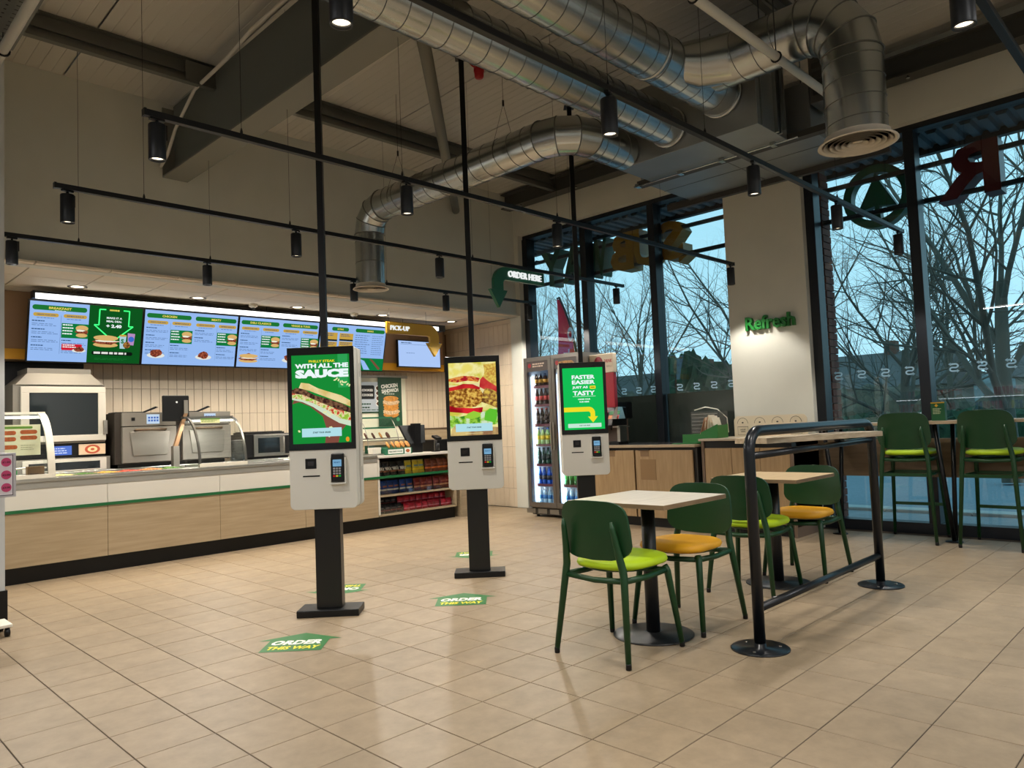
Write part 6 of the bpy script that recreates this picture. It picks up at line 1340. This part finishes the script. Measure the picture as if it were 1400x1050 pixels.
# bare trees
def tree(label, x, y, h, seed, r0=.11, limbs=6, fork=.2, droop=.0, wide=.55):
    """trunk, ascending limbs and alternate side twigs"""
    rn = random.Random(seed); t = thing('bare_tree', label, 'tree', (x, y, -.06), 0, 'bare winter trees'); tr_ = MB(); br_ = MB()
    def path(p, d, L, r, n, wob, lift, r1=.3):
        pts = [p.copy()]; rs = [r]; q = p.copy(); dd = d.normalized()
        for i in range(n):
            dd = (dd+Vector((rn.uniform(-1, 1), rn.uniform(-1, 1), rn.uniform(-1, 1)))*wob+Vector((0, 0, lift))).normalized(); q = q+dd*L/n; pts.append(q.copy()); rs.append(r*(1-(1-r1)*(i+1)/n))
        return pts, rs
    def branch(p, d, L, r, lv):
        n = (7, 7, 5, 3)[lv]; pts, rs = path(p, d, L, r, n, (.13, .17, .2, .22)[lv], (.05, .05, .04, .03)[lv], .22 if lv < 3 else .5)
        br_.tube(pts, rs, (6, 4, 3, 3)[lv], cap=False)
        if lv >= 3: return
        kids = (2, 1, 1)[lv]
        for i in range(1, n+1):
            for c in range(kids if i < n else 2):
                dd = (pts[i]-pts[i-1]).normalized(); az = rn.random()*6.28; a = Vector((0, 0, 1)) if abs(dd.z) < .9 else Vector((1, 0, 0)); u = (a-dd*a.dot(dd)).normalized(); w_ = dd.cross(u)
                tl = rn.uniform(.5, .95) if i < n else rn.uniform(.2, .4)
                nd = dd*cos(tl)+(u*cos(az)+w_*sin(az))*sin(tl); k = 1-.45*i/n
                branch(pts[i], nd, L*(.50, .50, .46)[lv]*k*rn.uniform(.75, 1.2), rs[i]*rn.uniform(.5, .68), lv+1)
    tp, tr2 = path(Vector((0, 0, 0)), Vector((rn.uniform(-.08, .08), rn.uniform(-.08, .08), 1)), h*(fork+.28), r0, 6, .05, .1, .55); tr_.tube(tp, tr2, 10, cap=False)
    i0 = 2
    for k in range(limbs):
        i = min(6, i0+int(k*(6-i0+1)/limbs)); az = 2*pi*(k*.38+rn.random()*.15); tl = wide*(1.25-.8*k/limbs)*rn.uniform(.8, 1.15)
        nd = Vector((sin(tl)*cos(az), sin(tl)*sin(az), cos(tl))); branch(tp[i], nd, (h-tp[i].z)*(.80 if tl > .5 else .9), tr2[i]*rn.uniform(.4, .6), 0)
    bk = mat('winter_bark', (92, 88, 78), .9); tr_.build('trunk', bk, t); br_.build('branches', bk, t, kind='stuff'); return t
tree('bare tree with a dense round crown behind the bar stools', 17, 17*.300, 6.6, 11, .13, 8, .10, 0, .78)
tree('bare tree with thick forked limbs by the right photo edge', 14, 14*.192, 8.2, 23, .15, 6, .12, 0, .6)
tree('bare tree straight behind the green napkin tray', 24, 24*.70, 8.6, 37, .13, 7, .16, 0, .6)
tree('bare tree spreading beside the white pillar', 16.5, 16.5*.49, 7.4, 41, .13, 9, .08, 0, .75)
tree('bare tree behind the red feather flag', 22, 22*.93, 7.6, 53, .12, 8, .10, 0, .75)
tree('bare tree between the flag and the station mullion', 27, 27*.80, 8.6, 67, .13, 7, .14, 0, .65)
tree('far bare tree between the emblem window bars', 30, 30*.245, 8.6, 71, .13, 7, .14, 0, .65)
# feather flag
t = thing('feather_flag', 'red curved feather flag outside the window', 'flag', (9.6, 8.12, -.04)); mb = MB()
def fl_(u, v):
    yl = .24-.06*v; yr = -.22+.34*max(0, (v-.5)/.5)**2.4; return (.02*sin(u*5+v*9), yl+(yr-yl)*u, .35+3.0*v)
mb.grid(fl_, 6, 20); mb.build('banner', trans_mat('flag_red', (220, 52, 70), .6), t)
mb = MB(); mb.tube([(0, -.27, 0)]+[(0, fl_(1, v)[1]-.012, .35+3.0*v) for v in (.2, .45, .6, .7, .8, .88, .94, .98)]+[(0, .12, 3.385), (0, .17, 3.37)], .018, 6); mb.build('pole', M_blackm, t)
p = Print((-.03, .22, 0), (0, -1, 0), UZ, (-1, 0, 0)); fw_ = trans_mat('flag_white', (236, 230, 230), .5); p.ell(.335, 2.72, .065, .12, fw_, 20).up(); p.ell(.335, 2.72, .028, .055, MATS['flag_red'], 16).up(); p.text('VOL', .22, 2.27, .13, fw_, .05, .42, rot=R(84)); p.build('print', t); MB().lathe([(.2, 0), (.2, .06), (.05, .08)], (0, -.27, 0), 20).build('base', M_blackm, t)
# outside fascia letters seen from behind
M_lgr = mat('fascia_green', (14, 84, 62), .4); M_lgo = mat('fascia_gold_backlit', (150, 112, 24), .4); M_lret = mat('letter_return_white', (200, 204, 196), .5); M_lred = mat('fascia_red_backlit', (84, 12, 18), .4)  # red and gold are darkened to stand for letters seen against the sky
def letter(ch, yc, zc, h, w_, m_, label, grp, side=None):
    t = thing('fascia_letter', label, 'sign letter', (8.02, yc, zc), 0, grp); p = Print((0, 0, 0), (0, 1, 0), UZ, (1, 0, 0)); p.text(ch, 0, 0, h, m_, (.03 if ch == 'R' else .035), w_, ext=.12, lift=0)
    # front (outdoor) face and return
    xs = [abs(v[0]) for v in p.mb.v]; k = .11/max(1e-6, max(xs)); p.mb.v = [(v[0]*k, v[1], v[2]) for v in p.mb.v]; p.build('letter_body', t)
    vs, fs, x0, x1, y0, y1 = text_geo(ch, .055, .12)
    return t
for ch, y, c, l in (('S', 4.93, M_lgo, 'mirrored gold letter S with arrow ends outside the window'), ('U', 5.30, M_lgo, 'mirrored gold letter U outside, behind the mullion'), ('B', 5.68, M_lgo, 'mirrored gold letter B outside the window'), ('W', 6.10, M_lgr, 'mirrored green letter W outside the window'), ('A', 6.52, M_lgr, 'mirrored green letter A outside the window'), ('Y', 6.92, M_lgr, 'mirrored green letter Y outside the window')):
    t = letter(ch, y, 3.40, .50, .37, c, l, 'outdoor shop sign letters')
    if ch == 'S':
        MB().prism([(.1, -.12), (.26, -.20), (.1, -.30)], (0, 0, 0), (0, -1, 0), UZ, (1, 0, 0), -.1, .1).build('arrow_end', M_lgo, t)
t = letter('R', 1.69, 3.40, .50, .52, M_lred, 'mirrored red letter R, darkened as backlit, outside the right window', 'outdoor store sign letters'); letter('A', .98, 3.40, .50, .46, M_lred, 'mirrored red letter A, darkened as backlit, beyond the right photo edge', 'outdoor store sign letters')
t = thing('tree_emblem', 'green ring emblem with a fir tree hung outside the right window', 'sign emblem', (8.02, 2.52, 3.37)); mb = MB(); n = 40; ri, ro = .245, .325
for sx_ in (-.06, .06): mb.add([(sx_, r_*cos(2*pi*k/n), r_*sin(2*pi*k/n)) for r_ in (ri, ro) for k in range(n)], [(k, (k+1) % n, n+(k+1) % n, n+k) for k in range(n)])
for r_ in (ri, ro): mb.add([(sx_, r_*cos(2*pi*k/n), r_*sin(2*pi*k/n)) for sx_ in (-.06, .06) for k in range(n)], [(k, (k+1) % n, n+(k+1) % n, n+k) for k in range(n)], 0, True)
mb.build('ring', M_lgr, t); MB().prism([(0, .25), (.03, .17), (.19, -.13), (.02, -.10), (.035, -.25), (-.035, -.25), (-.02, -.10), (-.19, -.13), (-.03, .17)][::-1], (0, 0, 0), (0, 1, 0), UZ, (1, 0, 0), -.05, .05).build('fir_tree', M_lgr, t)
for z, l in ((3.20, 'lower'), (3.54, 'upper')):
    t = thing('sign_rail', '%s black rail carrying the outdoor sign letters' % l, 'sign rail', (7.94, 0, z), 0, 'sign rails outside'); MB().box(-.02, .02, -6, 7.6, -.022, .022).build('rail', M_frame, t); 
    for y in (7.2, 6.2, 5.1, 3.13, 2.13, 1.12, .12): MB().box(-.09, -.02, y-.06, y-.03, -.015, .015).build('bracket', M_frame, t)
# litter bin outside behind the film
t = thing('litter_bin', 'blue-grey litter bin outside behind the dark window film', 'bin', (9.0, 5.75, -.04)); MB().box(-.2, .2, -.2, .2, 0, .9).build('body', mat('bin_blue', (110, 130, 150), .5), t, bevel=.03); mb = MB(); mb.hexa([(-.22, -.22, .9), (.22, -.22, .9), (.22, .22, .9), (-.22, .22, .9)], [(-.14, -.14, 1.15), (.14, -.14, 1.15), (.14, .14, 1.15), (-.14, .14, 1.15)]); mb.build('hood', MATS['bin_blue'], t, bevel=.02)

# chiller shelving of the shop behind the viewer (it shows as a reflection in the right windows)
t = thing('shop_shelving', 'lit shop shelving behind the viewer, mirrored in the right windows', 'shelving', (-3.2, .6, 0))
MB().box(-.4, -.35, 0, 5.2, 0, 1.62).build('back_panel', M_white, t); MB().box(-.4, .25, 0, 5.2, 0, .15).build('plinth', M_black, t)
cols = [(60, 70, 170), (206, 206, 60), (200, 90, 110), (190, 196, 200), (60, 130, 90), (206, 60, 40), (160, 170, 180)]
ms = [mat('can_%d' % k, c, .35, .2) for k, c in enumerate(cols)]; rn = random.Random(9)
for z in (.45, .80, 1.12, 1.42):
    MB().box(-.35, .22, 0, 5.2, z-.025, z).build('shelf', M_white, t); MB().box(.19, .20, .05, 5.15, z-.045, z-.03).build('light_strip', em('shelf_light', (240, 248, 255), 5), t)
    mb = MB(); y = .06; c = 0
    while y < 5.1:
        if rn.random() < .16: c = rn.randrange(7)
        mb.lathe([(.033, z), (.033, z+.16), (.02, z+.17)], (.14, y, 0), 6, c); y += .074
    mb.build('cans', ms, t, kind='stuff')
